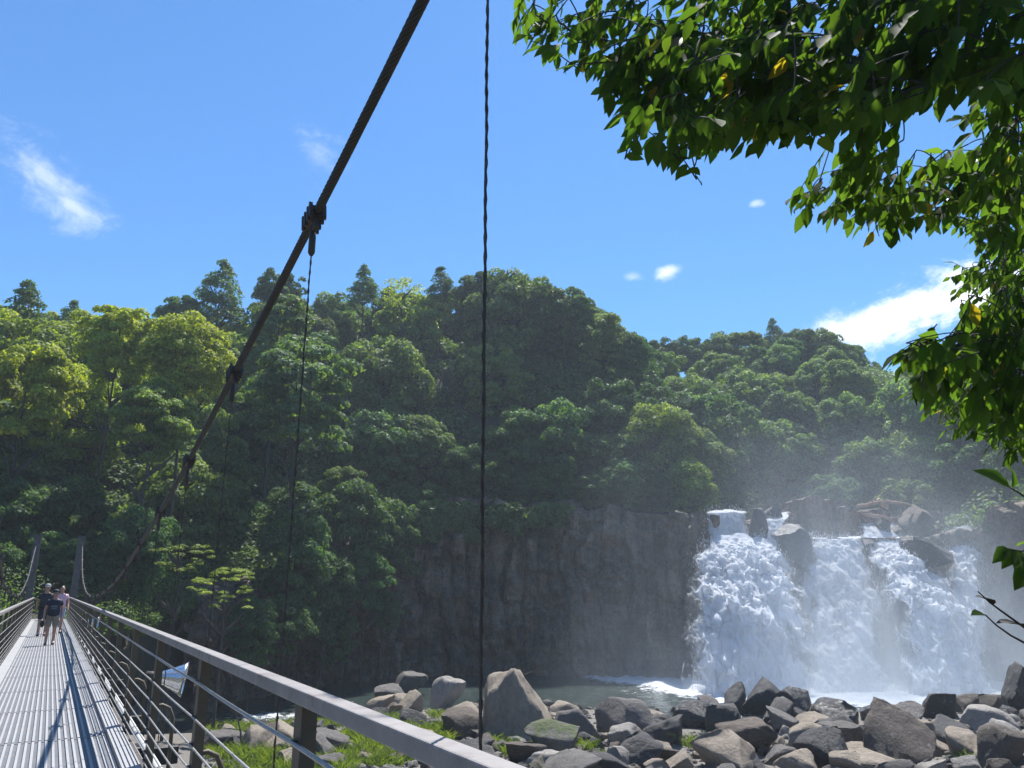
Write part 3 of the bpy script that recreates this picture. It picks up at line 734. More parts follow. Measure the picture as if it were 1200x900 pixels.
cascade([(827, 880, 598, 86.2), (827, 881, 601, 84.6), (825, 884, 615, 84.1), (820, 892, 645, 83.6)], M_thin, .15, 60, 70, 1, .2, .50)
cascade([(892, 926, 600, 87.5), (895, 924, 608, 85.2), (900, 917, 620, 84.2), (892, 912, 640, 83.6), (888, 930, 668, 82.8)], M_fall, .3, 50, 70, 2, .18, .55)
cascade([(824, 900, 628, 84), (813, 925, 655, 79.8), (807, 943, 700, 76.2), (803, 956, 750, 74), (799, 962, 812, 72.6)], M_fall, 1.5, 110, 190, 3, .3, .55, body=1.2)
cascade([(940, 1014, 630, 87.5), (940, 1016, 632, 85.4), (938, 1022, 648, 83.8), (940, 1034, 700, 80.6), (938, 1042, 750, 77.8), (930, 1050, 811, 74.6)], M_thin, .6, 100, 190, 4, .2, .52, body=.7)
cascade([(943, 953, 632, 85), (943, 954, 640, 84.3), (940, 953, 680, 83.8), (938, 952, 720, 83.3)], M_thin, .2, 20, 80, 5, .3, .62)
cascade([(1010, 1072, 632, 87), (1014, 1072, 640, 85), (1022, 1085, 658, 81), (1034, 1112, 690, 77.6), (1046, 1138, 730, 75.2), (1050, 1152, 770, 74.2), (1048, 1162, 812, 72.4)], M_fall, 1.5, 120, 190, 6, .3, .56, body=1.2)
cascade([(1106, 1146, 618, 86), (1104, 1150, 630, 85), (1100, 1155, 660, 82), (1094, 1158, 720, 78), (1088, 1164, 811, 74)], M_fall, .8, 80, 170, 7, .4, .47, body=.8)
cascade([(1004, 1046, 609, 93), (1008, 1052, 618, 91), (1010, 1062, 634, 89)], M_fall, .3, 50, 40, 8, .2, .56)
cascade([(1043, 1050, 612, 92.2), (1046, 1060, 622, 91), (1050, 1066, 634, 89.5)], M_thin, .15, 24, 40, 9, .2, .6)
cascade([(1078, 1085, 632, 84.5), (1077, 1085, 645, 83.2), (1074, 1086, 665, 82.6)], M_fall, .15, 20, 40, 10, .3, .5)
def upper_pool():
    xs = np.linspace(29, 49, 90); ys = np.linspace(85, 93, 40); X, Y = np.meshgrid(xs, ys, indexing='ij'); p = np.stack([X, Y, 0*X], -1)
    Z = 5.45+.12*fbm(p*1.2, 4)
    tag(link('upper_water', quads('upper_water', np.stack([X, Y, Z], -1).reshape(-1, 3), grid_faces(90, 40), M_water, attrs={'foam': (.75+.0*X).ravel()})), kind='structure')
upper_pool()
# rocks standing in the fall and on its lip: px, py centre, w, h, Y
for (px, py, w, h, Y, col, sh, lab) in (
        (888, 620, 26, 46, 84.3, WET, 2, 'dark wet rock splitting the left stream at the lip of the waterfall'),
        (928, 645, 46, 54, 84.4, (.16, .155, .15, .35), 5, 'grey rock shoulder between the left cascade and the thin middle curtain'),
        (1092, 648, 46, 30, 80.8, (.028, .027, .027, .35), 7, 'large black wet boulder at the lip of the right cascade'),
        (1068, 641, 26, 24, 82.4, WET, 11, 'small black rock left of the large wet boulder on the lip'),
        (1086, 671, 20, 13, 79.2, (.03, .03, .03, .35), 4, 'black rock poking from the white water under the large wet boulder'),
        (1018, 641, 16, 20, 84.6, WET, 1, 'small dark rock where the middle curtain meets the right cascade'),
        (1033, 617, 18, 22, 91.0, WET, 12, 'dark rock dividing the small upper fall'),
        (1052, 624, 14, 16, 90.6, WET, 3, 'little dark rock beside the small upper fall'),
        (1075, 613, 44, 40, 91.0, BROWN, 6, 'brown square rock under the driftwood, right of the small upper fall'),
        (905, 602, 20, 14, 86.5, GREY, 8, 'grey stone on the lip between the two left streams'),
        (1150, 700, 26, 80, 83.5, (.2, .18, .16, .6), 10, 'brown rock face at the right edge of the waterfall')):
    c = at(px, py, Y); k = math.hypot(Y, c[2])/FPX
    put_rock('ledge_rock', c, (w*k/2*1.1, w*k/2*.9, h*k/2*1.1), col, ROCKS[sh], (.1, 0, sh*.7), label=lab, cat='rock')
# driftwood
for (a, b, r, Y, lab) in (((1004, 594), (1032, 588), .22, 91, 'reddish driftwood log lying left of the bundle on the upper ledge'),
                          ((1038, 588), (1068, 592), .22, 91, 'reddish driftwood log lying right of the bundle on the upper ledge'),
                          ((1010, 600), (1046, 610), .25, 90.6, 'long weathered log slanting down across the ledge above the small fall'),
                          ((1040, 609), (1058, 604), .2, 90.5, 'short reddish log on the rock right of the small upper fall'),
                          ((906, 604), (926, 601), .16, 89, 'thin driftwood stick on the ledge right of the left streams'),
                          ((1030, 586), (1040, 596), .3, 90.7, 'tangled broken driftwood stump between the two reddish logs')):
    p, q = at(*a, Y), at(*b, Y-.5); t = np.linspace(0, 1, 9)[:, None]
    P = p+(q-p)*t+np.random.default_rng(int(a[0])).normal(0, .06, (9, 3))
    m = MB(); m.tube(P-p, np.linspace(r, r*.7, 9)*np.random.default_rng(3).uniform(.85, 1.1, 9), 9)
    m.tube([P[5]-p, P[5]-p+np.array([.3, -.2, .5]), P[5]-p+np.array([.45, -.3, .9])], [r*.4, r*.3, r*.12], 6)
    o = m.build('driftwood_log', M_log, None, True); o.location = p; tag(o, lab, 'log')
# dead branch sticking out behind the huge boulder
def bare_branch(name, p0, p1, nside, r0, seed, label, up=(0, 0, 1)):
    r = np.random.default_rng(seed); p0 = np.array(p0); p1 = np.array(p1); m = MB(); L = np.linalg.norm(p1-p0)
    t = np.linspace(0, 1, 10)[:, None]; P = (p1-p0)*t + r.normal(0, .012*L, (10, 3)); m.tube(P, np.linspace(r0, r0*.25, 10), 6)
    for k in range(nside):
        i = int(r.integers(2, 9)); d = (p1-p0)/L*r.uniform(.2, .6)+np.array(up)*r.uniform(-.5, .6)+r.normal(0, .25, 3)
        m.tube([P[i], P[i]+d*L*.12, P[i]+d*L*.22+np.array(up)*.03*L], [r0*.35, r0*.22, r0*.08], 5)
    o = m.build(name, M_bark, None, True); o.location = p0; return tag(o, label, 'branch')
bare_branch('dead_branch', at(601, 797, 57), at(634, 783, 57), 14, .09, 3, 'pale dead branch with bare twigs sticking up behind the huge tan boulder')
bare_branch('dry_stalk', at(285, 878, 46), at(274, 822, 46), 6, .06, 8, 'dry bare stalk standing in the grass beyond the handrail')
bare_branch('dead_branch', at(1105, 878, 54), at(1172, 880, 54), 8, .08, 5, 'bleached dead branch lying across the dark rocks at bottom right')

# ------------------------------------------------------------------ the suspension bridge (local x across, y along, z above the deck)
YAW = R(30.1)
bridge = tag(empty('suspension_bridge', (0, 0, -1.5), YAW), 'narrow steel suspension footbridge with cable railings leading to the wooded far bank', 'bridge')
Y0, Y1 = -2.0, 48.0; XR, XL = .90, -.71; CR, CL = 1.15, -.97
PITCHB = 2.35
def cable_z(y, side):
    a = np.interp(y, [-8, -2, 2.8, 4.57, 7.03, 9.55, 12.05, 14.7, 17.1, 20, 24, 29, 34, 39, 43, 47.5], [5.4, 3.9, 2.66, 2.29, 1.81, 1.33, .95, .61, .31, .06, -.14, -.24, -.1, .35, 1.0, 2.2])
    b = np.interp(y, [-8, 0, 10, 15, 17.5, 20, 22, 26, 32, 36, 42, 47.5], [6, 4.2, 2.4, 1.5, .85, .4, .1, -.1, -.25, -.1, .5, 2.2])
    return (a if side > 0 else b)+1.5
# deck
d = MB(); npan = 0
y = Y0
while y < Y1:
    d.box((.1, y+PITCHB/2, -.02), (1.40, PITCHB-.03, .04)); y += PITCHB
d.build('deck', M_deck, bridge)
ribs = MB()
y = Y0
while y < Y1:
    for k in range(21):
        ribs.box((-.48+k*.058, y+PITCHB/2, .008), (.022, PITCHB-.05, .016))
    y += PITCHB
o = ribs.build('deck_ribs', M_rib, bridge); o['kind'] = 'stuff'
beam = MB(); y = 2.17-2*PITCHB
while y < Y1:
    beam.box((.1, y, -.14), (2.5, .1, .16)); y += PITCHB
for x in (XL-.02, XR+.02, .1): beam.box((x, (Y0+Y1)/2, -.12), (.08, Y1-Y0, .14))
beam.build('deck_beams', M_clamp, bridge)
for x, w in ((XL+.12, .17), (XR-.11, .15)):
    k = MB(); k.box((x, (Y0+Y1)/2, .02), (w, Y1-Y0, .045)); k.build('edge_plate', M_rib, bridge)
pp = MB(); pp.tube([(XR+.11, y, -.01) for y in np.linspace(Y0, Y1, 60)], .035, 8); pp.build('conduit', M_pipe, bridge, True)
# handrails
def rail_bow(y): return .0
for x in (XR, XL):
    r = MB(); sec = Y0
    while sec < Y1:
        e = min(sec+7.05, Y1)
        r.box((x, (sec+e)/2, 1.132-.027), (.074, e-sec-.006, .054)); sec = e
    o = r.build('handrail', M_rail, bridge)
    mod = o.modifiers.new('edge', 'BEVEL'); mod.width = .006; mod.segments = 2
# posts with braces
post_m = MB(); post_m.box((0, 0, .46), (.012, .1, 1.24)); post_m.box((.03, -.047, .46), (.05, .006, 1.24)); post_m.box((.03, .047, .46), (.05, .006, 1.24))
for z in (.93, .72, .56, .43, .32, .22, .14, .07): post_m.box((-.014, 0, z), (.02, .03, .022))
post_me = post_m.mesh('post', M_post)
br_m = MB()
br_m.tube([(.0, 0, .50), (.07, 0, .51), (.13, 0, .48), (.165, 0, .40), (.17, 0, .2), (.17, 0, -.12)], .017, 8)
br_me = br_m.mesh('brace', M_post, True)
CZ = (.93, .72, .56, .43, .32, .22, .14, .07)
ys = np.arange(.85-PITCHB, Y1, PITCHB)
for y in ys:
    for x, s in ((XR, 1), (XL, -1)):
        p = link('post', post_me, bridge); p.location = (x, y, 0); p.scale = (s, 1, 1)
        q = link('brace', br_me, p); q.location = (.02, .0, 0)
for x in (XR-.02, XL+.02):
    for z in CZ:
        c = MB(); yy = np.arange(ys[0], Y1, PITCHB/6); sag = np.array([-.006*math.sin(math.pi*((v-ys[0])/PITCHB % 1)) for v in yy])
        c.tube(np.stack([np.full(len(yy), x), yy, z+sag], 1), .0065 if z < .9 else .0085, 6)
        c.build('railing_cable', M_wire, bridge, True)
# main cables: seven twisted strands each
def strand_rope(pts, r, turns, n=6, ns=6, k1=.62, k2=.42):
    m = MB(); T = np.gradient(pts, axis=0); T /= np.linalg.norm(T, axis=1)[:, None]
    A = np.cross(T, np.array([1., 0, 0])); A /= np.linalg.norm(A, axis=1)[:, None]; B = np.cross(T, A)
    s = np.concatenate([[0], np.cumsum(np.linalg.norm(np.diff(pts, axis=0), axis=1))])
    for k in range(ns):
        a = 2*math.pi*(k/ns)+s*turns*2*math.pi
        m.tube(pts+r*k1*(np.cos(a)[:, None]*A+np.sin(a)[:, None]*B), r*k2, n, False)
    return m
for x, sd in ((CR, 1), (CL, -1)):
    yy = np.concatenate([np.arange(-3, 12, .03), np.arange(12, 47.6, .12)]); z = np.array([cable_z(v, sd) for v in yy])
    ker = np.ones(61)/61 if True else 0
    zz = np.interp(np.linspace(-3, 47.5, 800), yy, z); zs = np.convolve(np.pad(zz, 20, mode='reflect', reflect_type='odd'), np.ones(41)/41, 'valid')
    z = np.interp(yy, np.linspace(-3, 47.5, 800), zs)
    strand_rope(np.stack([np.full(len(yy), x), yy, z], 1), .028, 2.6, 6, 9, .74, .30).build('main_cable', M_rope, bridge, True)
    # hangers with clamp, socket and rope
    cl = MB(); cl.box((0, 0, 0), (.072, .17, .072)); cl.box((0, -.04, -.05), (.03, .06, .12))
    for yy2 in (-.08, -.03, .03, .08):
        for xx in (-.044, .044): cl.box((xx, yy2, .0), (.022, .018, .105))
    cl_me = cl.mesh('clamp', M_clamp)
    for y in np.arange(2.17-2*PITCHB, 46, PITCHB):
        zc = float(np.interp(y, yy, z))
        if zc < .35: continue
        hg = MB(); pts = np.stack([np.full(60, 0.), np.zeros(60), np.linspace(-.06, zc-.12, 60)], 1)
        pts[:, 0] += .0012*np.sin(np.arange(60)*.9)
        strand_rope(pts[::-1] if False else pts, .011, 9, 5, 3).v
        hm = strand_rope(pts, .0078, 9, 5, 3)
        o = hm.build('hanger', M_hang, bridge, True); o.location = (x, y, 0)
        c = link('clamp', cl_me, o); c.location = (0, 0, zc); sl = (np.interp(y+.3, yy, z)-np.interp(y-.3, yy, z))/.6; c.rotation_euler = (math.atan(sl), 0, 0)
        so = MB(); so.tube([(0, 0, zc-.26), (0, 0, zc-.24), (0, 0, zc-.14), (0, 0, zc-.06)], [.012, .022, .022, .014], 10); so.build('socket', M_clamp, o, True)
# far pylon
for x in (CR-.1, CL+.02):
    p = MB(); p.box((x, Y1-.2, .2), (.32, .4, 7.9)); p.box((x, Y1-.2, 4.2), (.4, .48, .12)); p.build('pylon', M_conc, bridge)
pl = MB(); pl.box((.1, Y1+1.1, -.4), (3.6, 2.0, .7)); pl.build('abutment', M_conc, bridge)
# floodlights clamped outside the railing
def floodlight(px, py, label, across=1.32):
    u = 450-py; f = FPX*CP-u*SP; v = FPX*SP+u*CP; lat = px-600
    pr = lat*math.cos(YAW)+f*math.sin(YAW); al = f*math.cos(YAW)-lat*math.sin(YAW)
    t = across/pr; p = np.array([lat*t, f*t, v*t])
    root = tag(empty('floodlight', p), label, 'floodlight')
    d = Vector((.86, .28, -.12)).normalized(); M = np.array(d.to_track_quat('Z', 'Y').to_matrix())
    r = MB(); r.lathe([(.035, -.18), (.055, -.165), (.075, -.10), (.12, .0), (.165, .09), (.192, .125), (.186, .122), (.158, .085), (.112, .0), (.065, -.10), (.001, -.14)], 32, M)
    r.build('reflector', M_chrome, root, True)
    s = MB(); s.lathe([(.0, -.30), (.05, -.29), (.055, -.2), (.05, -.15), (.0, -.15)], 16, M); s.build('housing', M_clamp, root, True)
    a = MB(); h = np.array(d)*-.25
    a.tube([h, h+np.array([0, 0, -.14]), h+np.array([-.14, -.1, -.18])], .016, 8); a.tube([h+np.array([0, 0, -.14]), h+np.array([0, 0, -1.0])], .014, 8); a.build('bracket', M_clamp, root, True)
floodlight(203, 795, 'shiny cone floodlight fixed outside the right railing, nearer to the viewer')
floodlight(110, 729, 'small shiny floodlight far along the right railing near the walkers')

# ------------------------------------------------------------------ people on the deck
def skin(name, verts, edges, radii, mat, parent, sub=2, extra=None):
    me = bpy.data.meshes.new(name); me.from_pydata(verts, edges, [])
    o = bpy.data.objects.new(name, me); COL.objects.link(o)
    m = o.modifiers.new('s', 'SKIN'); m.use_smooth_shade = True
    for i, r in enumerate(radii):
        sv = me.skin_vertices[0].data[i]; sv.radius = r if isinstance(r, tuple) else (r, r); sv.use_root = (i == 0)
    s = o.modifiers.new('d', 'SUBSURF'); s.levels = sub; s.render_levels = sub
    bpy.context.view_layer.update()
    ev = o.evaluated_get(bpy.context.evaluated_depsgraph_get()); m2 = bpy.data.meshes.new_from_object(ev)
    bpy.data.objects.remove(o)
    if extra:
        bm = bmesh.new(); bm.from_mesh(m2)
        for (c, sc) in extra:
            bmesh.ops.create_uvsphere(bm, u_segments=14, v_segments=10, radius=1, matrix=Matrix.Translation(c) @ Matrix.Diagonal((*sc, 1)))
        bm.to_mesh(m2); bm.free()
    m2.materials.clear(); m2.materials.append(mat); m2.shade_smooth(); m2.name = name
    return link(name, m2, parent)
def person(H, s, p, label, top, bottom, hat, hair, stride=.16, armL=0., armR=0., lean=0., sandals=M_shoe, prnt=False, longsl=False, bag=False):
    """a walker coming towards the viewer (faces local -y); H standing height"""
    root = tag(empty('person'), label, 'person'); root.parent = None
    w = Matrix.Rotation(YAW, 4, 'Z') @ Vector((p, s, 0)); root.location = (w.x, w.y, -1.5+.018); root.rotation_euler = (0, 0, YAW); root.scale = (H/1.7,)*3
    st = stride
    V = [(0, 0, .93), (0, .0, 1.15), (0, .0, 1.36), (0, -.01, 1.47), (0, -.02, 1.58),                       # pelvis, chest, shoulders, neck, head
         (-.17, .01, 1.37), (-.24, .03+armL*.3, 1.11), (-.25, -.04+armL, .87), (-.25, -.06+armL, .79),        # left of the picture
         (.17, .01, 1.37), (.24, .03+armR*.3, 1.11), (.25, -.04+armR, .87), (.25, -.06+armR, .79),
         (-.09, 0, .86), (-.10, -st*.55-.03, .48), (-.10, -st, .09), (-.11, -st-.15, .035),
         (.09, 0, .86), (.10, st*.35-.06, .48), (.10, st, .11), (.11, st-.14, .035)]
    E = [(0, 1), (1, 2), (2, 3), (3, 4), (2, 5), (5, 6), (6, 7), (7, 8), (2, 9), (9, 10), (10, 11), (11, 12), (0, 13), (13, 14), (14, 15), (15, 16), (0, 17), (17, 18), (18, 19), (19, 20)]
    Rr = [(.14, .10), (.15, .10), (.14, .095), .052, .085, .052, .042, .034, .036, .052, .042, .034, .036, .085, .058, .042, .04, .085, .058, .042, .04]
    ex = [((0, -.025, 1.60), (.075, .092, .108)), ((0, -.118, 1.585), (.014, .02, .022)), ((-.077, -.01, 1.59), (.012, .022, .03)), ((.077, -.01, 1.59), (.012, .022, .03)), ((0, -.108, 1.55), (.025, .008, .006))]
    for sx, a in ((-.25, armL), (.25, armR)):                                                             # fingers and thumb
        for k in range(4): ex.append(((sx, -.085+a+k*.018, .735), (.011, .011, .045)))
        ex.append(((sx*.93, -.10+a, .79), (.011, .013, .03)))
    body = skin('body', V, E, Rr, M_skin, root, 2, ex)
    sv = [(0, 0, .80), V[1], V[2], (0, -.005, 1.42), V[5], (-.215, .02+armL*.15, 1.22), V[9], (.215, .02+armR*.15, 1.22)]
    se = [(0, 1), (1, 2), (2, 3), (2, 4), (4, 5), (2, 6), (6, 7)]; sr = [(.23, .175), (.185, .135), (.165, .115), .075, .07, .066, .07, .066]
    skin('shirt', sv, se, sr, top, root)
    kl = (-.10, -st*.55-.03, .52); kr = (.10, st*.35-.06, .52)
    skin('shorts', [(0, 0, 1.02), (-.09, 0, .86), kl, (.09, 0, .86), kr], [(0, 1), (1, 2), (0, 3), (3, 4)], [(.17, .125), .105, .088, .105, .088], bottom, root)
    b = MB()
    for sx, q in ((-.105, -st), (.105, st)):
        b.add(ICO2_V*np.array([.05, .13, .045])+np.array([sx, q-.06, .04]), ICO2_F)
    b.build('shoes', sandals, root, True)
    hm = MB(); hm.add(ICO2_V[:, :]*np.array([.083, .086, .085])+np.array([0, .012, 1.65]), ICO2_F); hm.build('hair', hair, root, True)
    if hat:
        c = MB(); c.lathe([(.092, 0), (.096, .03), (.085, .075), (.05, .105), (.0, .115)], 18, None, (0, -.02, 1.635))
        c.add(ICO2_V*np.array([.085, .085, .012])+np.array([0, -.125, 1.638]), ICO2_F); c.build('cap', hat, root, True)
    ey = MB()
    for sx in (-.03, .03): ey.add(ICO2_V*np.array([.012, .006, .008])+np.array([sx, -.112, 1.605]), ICO2_F)
    ey.build('eyes', M_hair, root, True)
    if prnt:
        t = MB()
        for k in range(6): t.box((-.075+k*.03, -.137, 1.2), (.02, .006, .05))
        for k in range(5): t.box((-.06+k*.03, -.135, 1.13), (.018, .006, .03))
        t.build('shirt_print', M_print, root)
    if bag:
        g = MB(); g.add(ICO2_V*np.array([.07, .10, .11])+np.array([-.27, -.05+armL, .66]), ICO2_F); g.tube([(-.25, -.06+armL, .8), (-.27, -.05+armL, .72)], .01, 6); bo = g.build('handbag', M_black, None, True)
        bo.matrix_world = root.matrix_basis.copy(); tag(bo, 'small black bag hanging from the hand of the walker in khaki shorts', 'bag')
    return root
person(1.46, 25.9, .14, 'person in black printed T-shirt, khaki shorts and cap walking in front of the other two', M_navy, M_khaki, M_black, M_hair, .14, -.06, .10, prnt=True, bag=True)
person(1.64, 31.0, -.10, 'person in plain black shirt and grey cap walking behind on the left', M_black, M_black, M_capw, M_hair, .12, .06, -.05)
person(1.60, 32.5, .36, 'person in pink shirt and pale blue shorts walking behind on the right', M_pink, M_blue, None, M_hair, .16, .1, -.12)

# ------------------------------------------------------------------ the near tree reaching in from the right
near_tree = tag(empty('leafy_tree', (5.8, 4.6, -2.3)), 'near backlit tree with large drooping leaves hanging in from the upper right', 'tree')
NT0 = np.array(near_tree.location)
def big_leaves(C, A, N, L, W, mat, parent, seed):
    """pointed leaves of six faces folded along the midrib; C is the stalk end"""
    r = np.random.default_rng(seed); n = len(C)
    A = A/np.linalg.norm(A, axis=1)[:, None]; N = N-A*(N*A).sum(1)[:, None]; N /= np.linalg.norm(N, axis=1)[:, None]+1e-9; B = np.cross(N, A)
    ts = np.array([0, .12, .4, .72, 1.0]); ws = np.array([.06, .55, 1, .66, .02]); V = []
    curl = r.uniform(-.05, .28, n)[:, None]
    for t, w in zip(ts, ws):
        mid = C+A*(L*t)[:, None]-N*(L[:, None]*curl*t*t); up = N*(W*w*.30)[:, None]
        V += [mid-B*(W*w)[:, None]+up, mid, mid+B*(W*w)[:, None]+up]
    V = np.stack(V, 1).reshape(-1, 3); i = np.arange(n)[:, None]*15; Q = []
    for k in range(4):
        a = 3*k
        Q += [i+np.array([[a, a+1, a+4, a+3]]), i+np.array([[a+1, a+2, a+5, a+4]])]
    tint = np.repeat(np.clip(r.normal(.42, .2, n), 0, 1), 15)
    me = quads('foliage', V-NT0, np.concatenate(Q), mat, smooth=True, attrs={'tint': tint})
    return link('foliage', me, parent)
TRUNK_TOP = np.array([5.4, 4.8, 3.6])
tm = MB(); tt = np.linspace(0, 1, 14)[:, None]
tm.tube(np.array([0, 0, -.3])+tt*np.array([-.3, .2, 9.5])+np.concatenate([.12*np.sin(tt*5), .1*np.cos(tt*4), 0*tt], 1), np.linspace(.24, .07, 14), 12); tm.build('trunk', M_bark, near_tree, True)
CLUST = [  # px, py, radius px, distance, twigs, leaf length m
    (628, 18, 22, 5.6, 7, .175), (668, 36, 32, 5.4, 14, .175), (712, 48, 42, 5.2, 22, .175), (735, 90, 26, 5.0, 8, .17), (762, 125, 28, 4.6, 12, .19), (785, 150, 22, 4.6, 8, .19), (780, 60, 55, 5.2, 36, .225),
    (825, 140, 28, 4.6, 14, .19), (850, 90, 58, 4.9, 40, .20), (860, 40, 75, 5.4, 46, .225), (900, 138, 22, 4.8, 8, .19), (935, 100, 42, 4.8, 24, .20), (945, 45, 80, 5.2, 52, .225),
    (1010, 95, 40, 4.6, 22, .20), (1040, 40, 75, 5.0, 52, .225), (1120, 35, 75, 4.8, 44, .20), (1180, 50, 60, 4.6, 30, .20), (1080, 85, 26, 4.8, 9, .18),
    (945, 226, 14, 6.6, 6, .19), (985, 222, 28, 6.5, 14, .19), (1025, 235, 32, 6.4, 18, .2), (1005, 185, 24, 5.2, 8, .19), (1075, 225, 34, 6.6, 20, .19), (1125, 205, 46, 6.4, 32, .19), (1170, 160, 52, 5.6, 34, .18), (1185, 235, 42, 6.4, 30, .19),
    (1125, 262, 12, 9.0, 5, .14), (1160, 270, 26, 9.0, 16, .14), (1195, 300, 34, 8.5, 28, .15),
    (1130, 322, 20, 9.2, 14, .14), (1165, 325, 30, 9.0, 32, .14), (1062, 402, 16, 6.2, 6, .22), (1100, 412, 28, 6.2, 18, .22), (1150, 395, 45, 6.6, 38, .21), (1190, 370, 40, 6.8, 30, .2), (1180, 440, 45, 6.6, 36, .2), (1100, 455, 28, 8.4, 26, .15), (1150, 478, 36, 8.2, 36, .15), (1195, 500, 34, 8.0, 28, .15),
    (720, -70, 70, 6, 22, .2), (850, -90, 90, 6, 30, .2), (1000, -110, 110, 6, 36, .2), (1130, -120, 110, 5.5, 36, .2), (1080, -280, 130, 6, 36, .2), (1290, 60, 80, 5, 40, .2), (1290, -100, 90, 5.5, 40, .2), (1300, 300, 70, 6.5, 30, .2)]  # those above the frame are added to shade the hanging leaves
def near_foliage():
    r = np.random.default_rng(21)
    nodes = [np.array([5.5, 4.75, zz]) for zz in (1.5, 2.5, 3.5, 4.5, 5.5, 6.5)]
    order = sorted(range(len(CLUST)), key=lambda q: np.linalg.norm(at(*CLUST[q][:2], CLUST[q][3])-np.array([5.5, 4.75, 4.])))
    for ci in order:
        px, py, rad, Y, nt, ll = CLUST[ci]
        c = at(px, py, Y); k = Y/820.
        tw = MB(); Cs, As, Ns, Ls = [], [], [], []
        # bough from the trunk to the cluster
        st = min(nodes, key=lambda q: np.linalg.norm(q-c)+.35*np.linalg.norm(q-np.array([5.5, 4.75, 4.]))); nodes.append(c)
        t = np.linspace(0, 1, 12)[:, None]; dl = np.linalg.norm(c-st); mid = (st+c)/2+np.array([r.normal(0, .12), r.normal(0, .12), .12+r.normal(0, .08)])*dl; bow = st*(1-t)**2+2*t*(1-t)*mid+c*t*t; bow += r.normal(0, .02, bow.shape)*np.sin(t*math.pi)
        tw.tube(bow-NT0, np.linspace(.007+.006*dl, .006, 12), 6)
        dirb = (c-st)/dl*.5+np.array([-.6, 0, -.1])
        pts = list(bow[5:])
        nt = int(nt*(.76 if py > -20 else 1.0))
        for q in range(max(3, nt)):
            a = r.uniform(0, 6.283); rr = rad*math.sqrt(r.random()); tip = at(px+rr*math.cos(a), py+rr*math.sin(a), Y+r.normal(0, .38))
            L = r.uniform(.35, .6)*(ll/.2)**.5
            d = dirb*.8+np.array([0, 0, -.35])+r.normal(0, .45, 3); d /= np.linalg.norm(d)
            s = np.linspace(0, 1, 6)[:, None]; P = tip+(s-.75)*d*L; P[:, 2] -= .10*L*s[:, 0]**2
            tw.tube(P-NT0, np.linspace(.006, .0025, 6), 5, False)
            pool = np.array(pts); g = pool[int(np.argmin(np.linalg.norm(pool-P[0]+d*.1, axis=1)))]
            ss = np.linspace(0, 1, 7)[:, None]; cc = g*(1-ss)**2+2*ss*(1-ss)*((g+P[0])/2-d*.05+np.array([0, 0, .04]))+P[0]*ss**2
            tw.tube(cc-NT0, np.linspace(.006, .0045, 7), 5, False); pts += list(P[1:5])
            nl = r.integers(6, 11)
            for m in range(nl):
                u = (m+.6)/nl; b = tip+(u-.75)*d*L; b[2] -= .10*L*u*u
                sd = np.cross(d, [0, 0, 1.]); sd /= np.linalg.norm(sd)+1e-6; sg = 1 if m % 2 else -1
                ax = d*.55+sd*sg*r.uniform(.3, .9)+np.array([0, 0, -r.uniform(.5, 1.7)])+r.normal(0, .2, 3)
                if m == nl-1: ax = d+np.array([0, 0, -.4])
                Cs.append(b); As.append(ax); Ns.append(np.array([0, -.35, .8])+r.normal(0, .5, 3)); Ls.append(ll*r.uniform(.65, 1.15))
        br = tw.build('branch', M_bark, near_tree, True)
        Ls = np.array(Ls); Cs = np.array(Cs); As = np.array(As); Ns = np.array(Ns); yel = r.random(len(Ls)) < .012
        o = big_leaves(Cs[~yel], As[~yel], Ns[~yel], Ls[~yel], Ls[~yel]*.25, M_near, br, ci)
        if yel.any():
            f = big_leaves(Cs[yel], As[yel], Ns[yel], Ls[yel], Ls[yel]*.24, M_yleaf, br, ci+90); f.name = 'withered_leaves'
near_foliage()
# single sprigs hanging at the right edge
def sprig(name, twig, leaves, Y, label, mat=M_near, r=.004):
    o = tag(empty(name, at(*twig[0], Y)), label, 'twig'); P0 = np.array(o.location); m = MB()
    P = np.array([at(*q, Y) for q in twig])-P0; m.tube(P, np.linspace(r, r*.5, len(P)), 6); m.build('stem', M_bark, o, True)
    C = np.array([at(*a, Y) for a, b, n in leaves]); T = np.array([at(*b, Y-.05) for a, b, n in leaves]); N = np.array([n for a, b, n in leaves], float)
    L = np.linalg.norm(T-C, axis=1); global NT0; keep = NT0; NT0 = P0
    f = big_leaves(C, T-C, N, L, L*.24, mat, o, 5); NT0 = keep
sprig('leafy_sprig', [(1225, 600), (1195, 578), (1183, 571)], [((1184, 571), (1150, 546), (.2, -.8, .5)), ((1186, 571), (1192, 548), (.9, -.3, .3))], 2.4, 'sprig with one large yellow-green leaf at the right edge above the falls')
sprig('leafy_sprig', [(1225, 640), (1196, 646), (1176, 642)], [((1180, 642), (1168, 656), (.1, -.9, .4)), ((1188, 645), (1178, 662), (.2, -.7, .6)), ((1196, 646), (1190, 664), (.3, -.5, .8)), ((1204, 648), (1196, 676), (0, -.6, .8)), ((1192, 640), (1206, 634), (0, -.5, .8)), ((1206, 662), (1190, 690), (.4, -.4, .8))], 2.4, 'sprig of green leaves at the right edge beside the waterfall')
sprig('bare_twig', [(1230, 752), (1200, 735), (1172, 715), (1160, 706), (1146, 693)], [((1164, 708), (1146, 692), (0, -.3, .9)), ((1204, 736), (1170, 720), (0, -.2, .9))], 2.4, 'thin dark twig with two shrivelled leaves across the right of the falls', M_bark)
sprig('bare_twig', [(1230, 762), (1200, 753), (1185, 745), (1168, 733), (1154, 720)], [((1155, 721), (1141, 715), (0, -.5, .8))], 2.4, 'thin curved twig ending in one tiny green leaf')

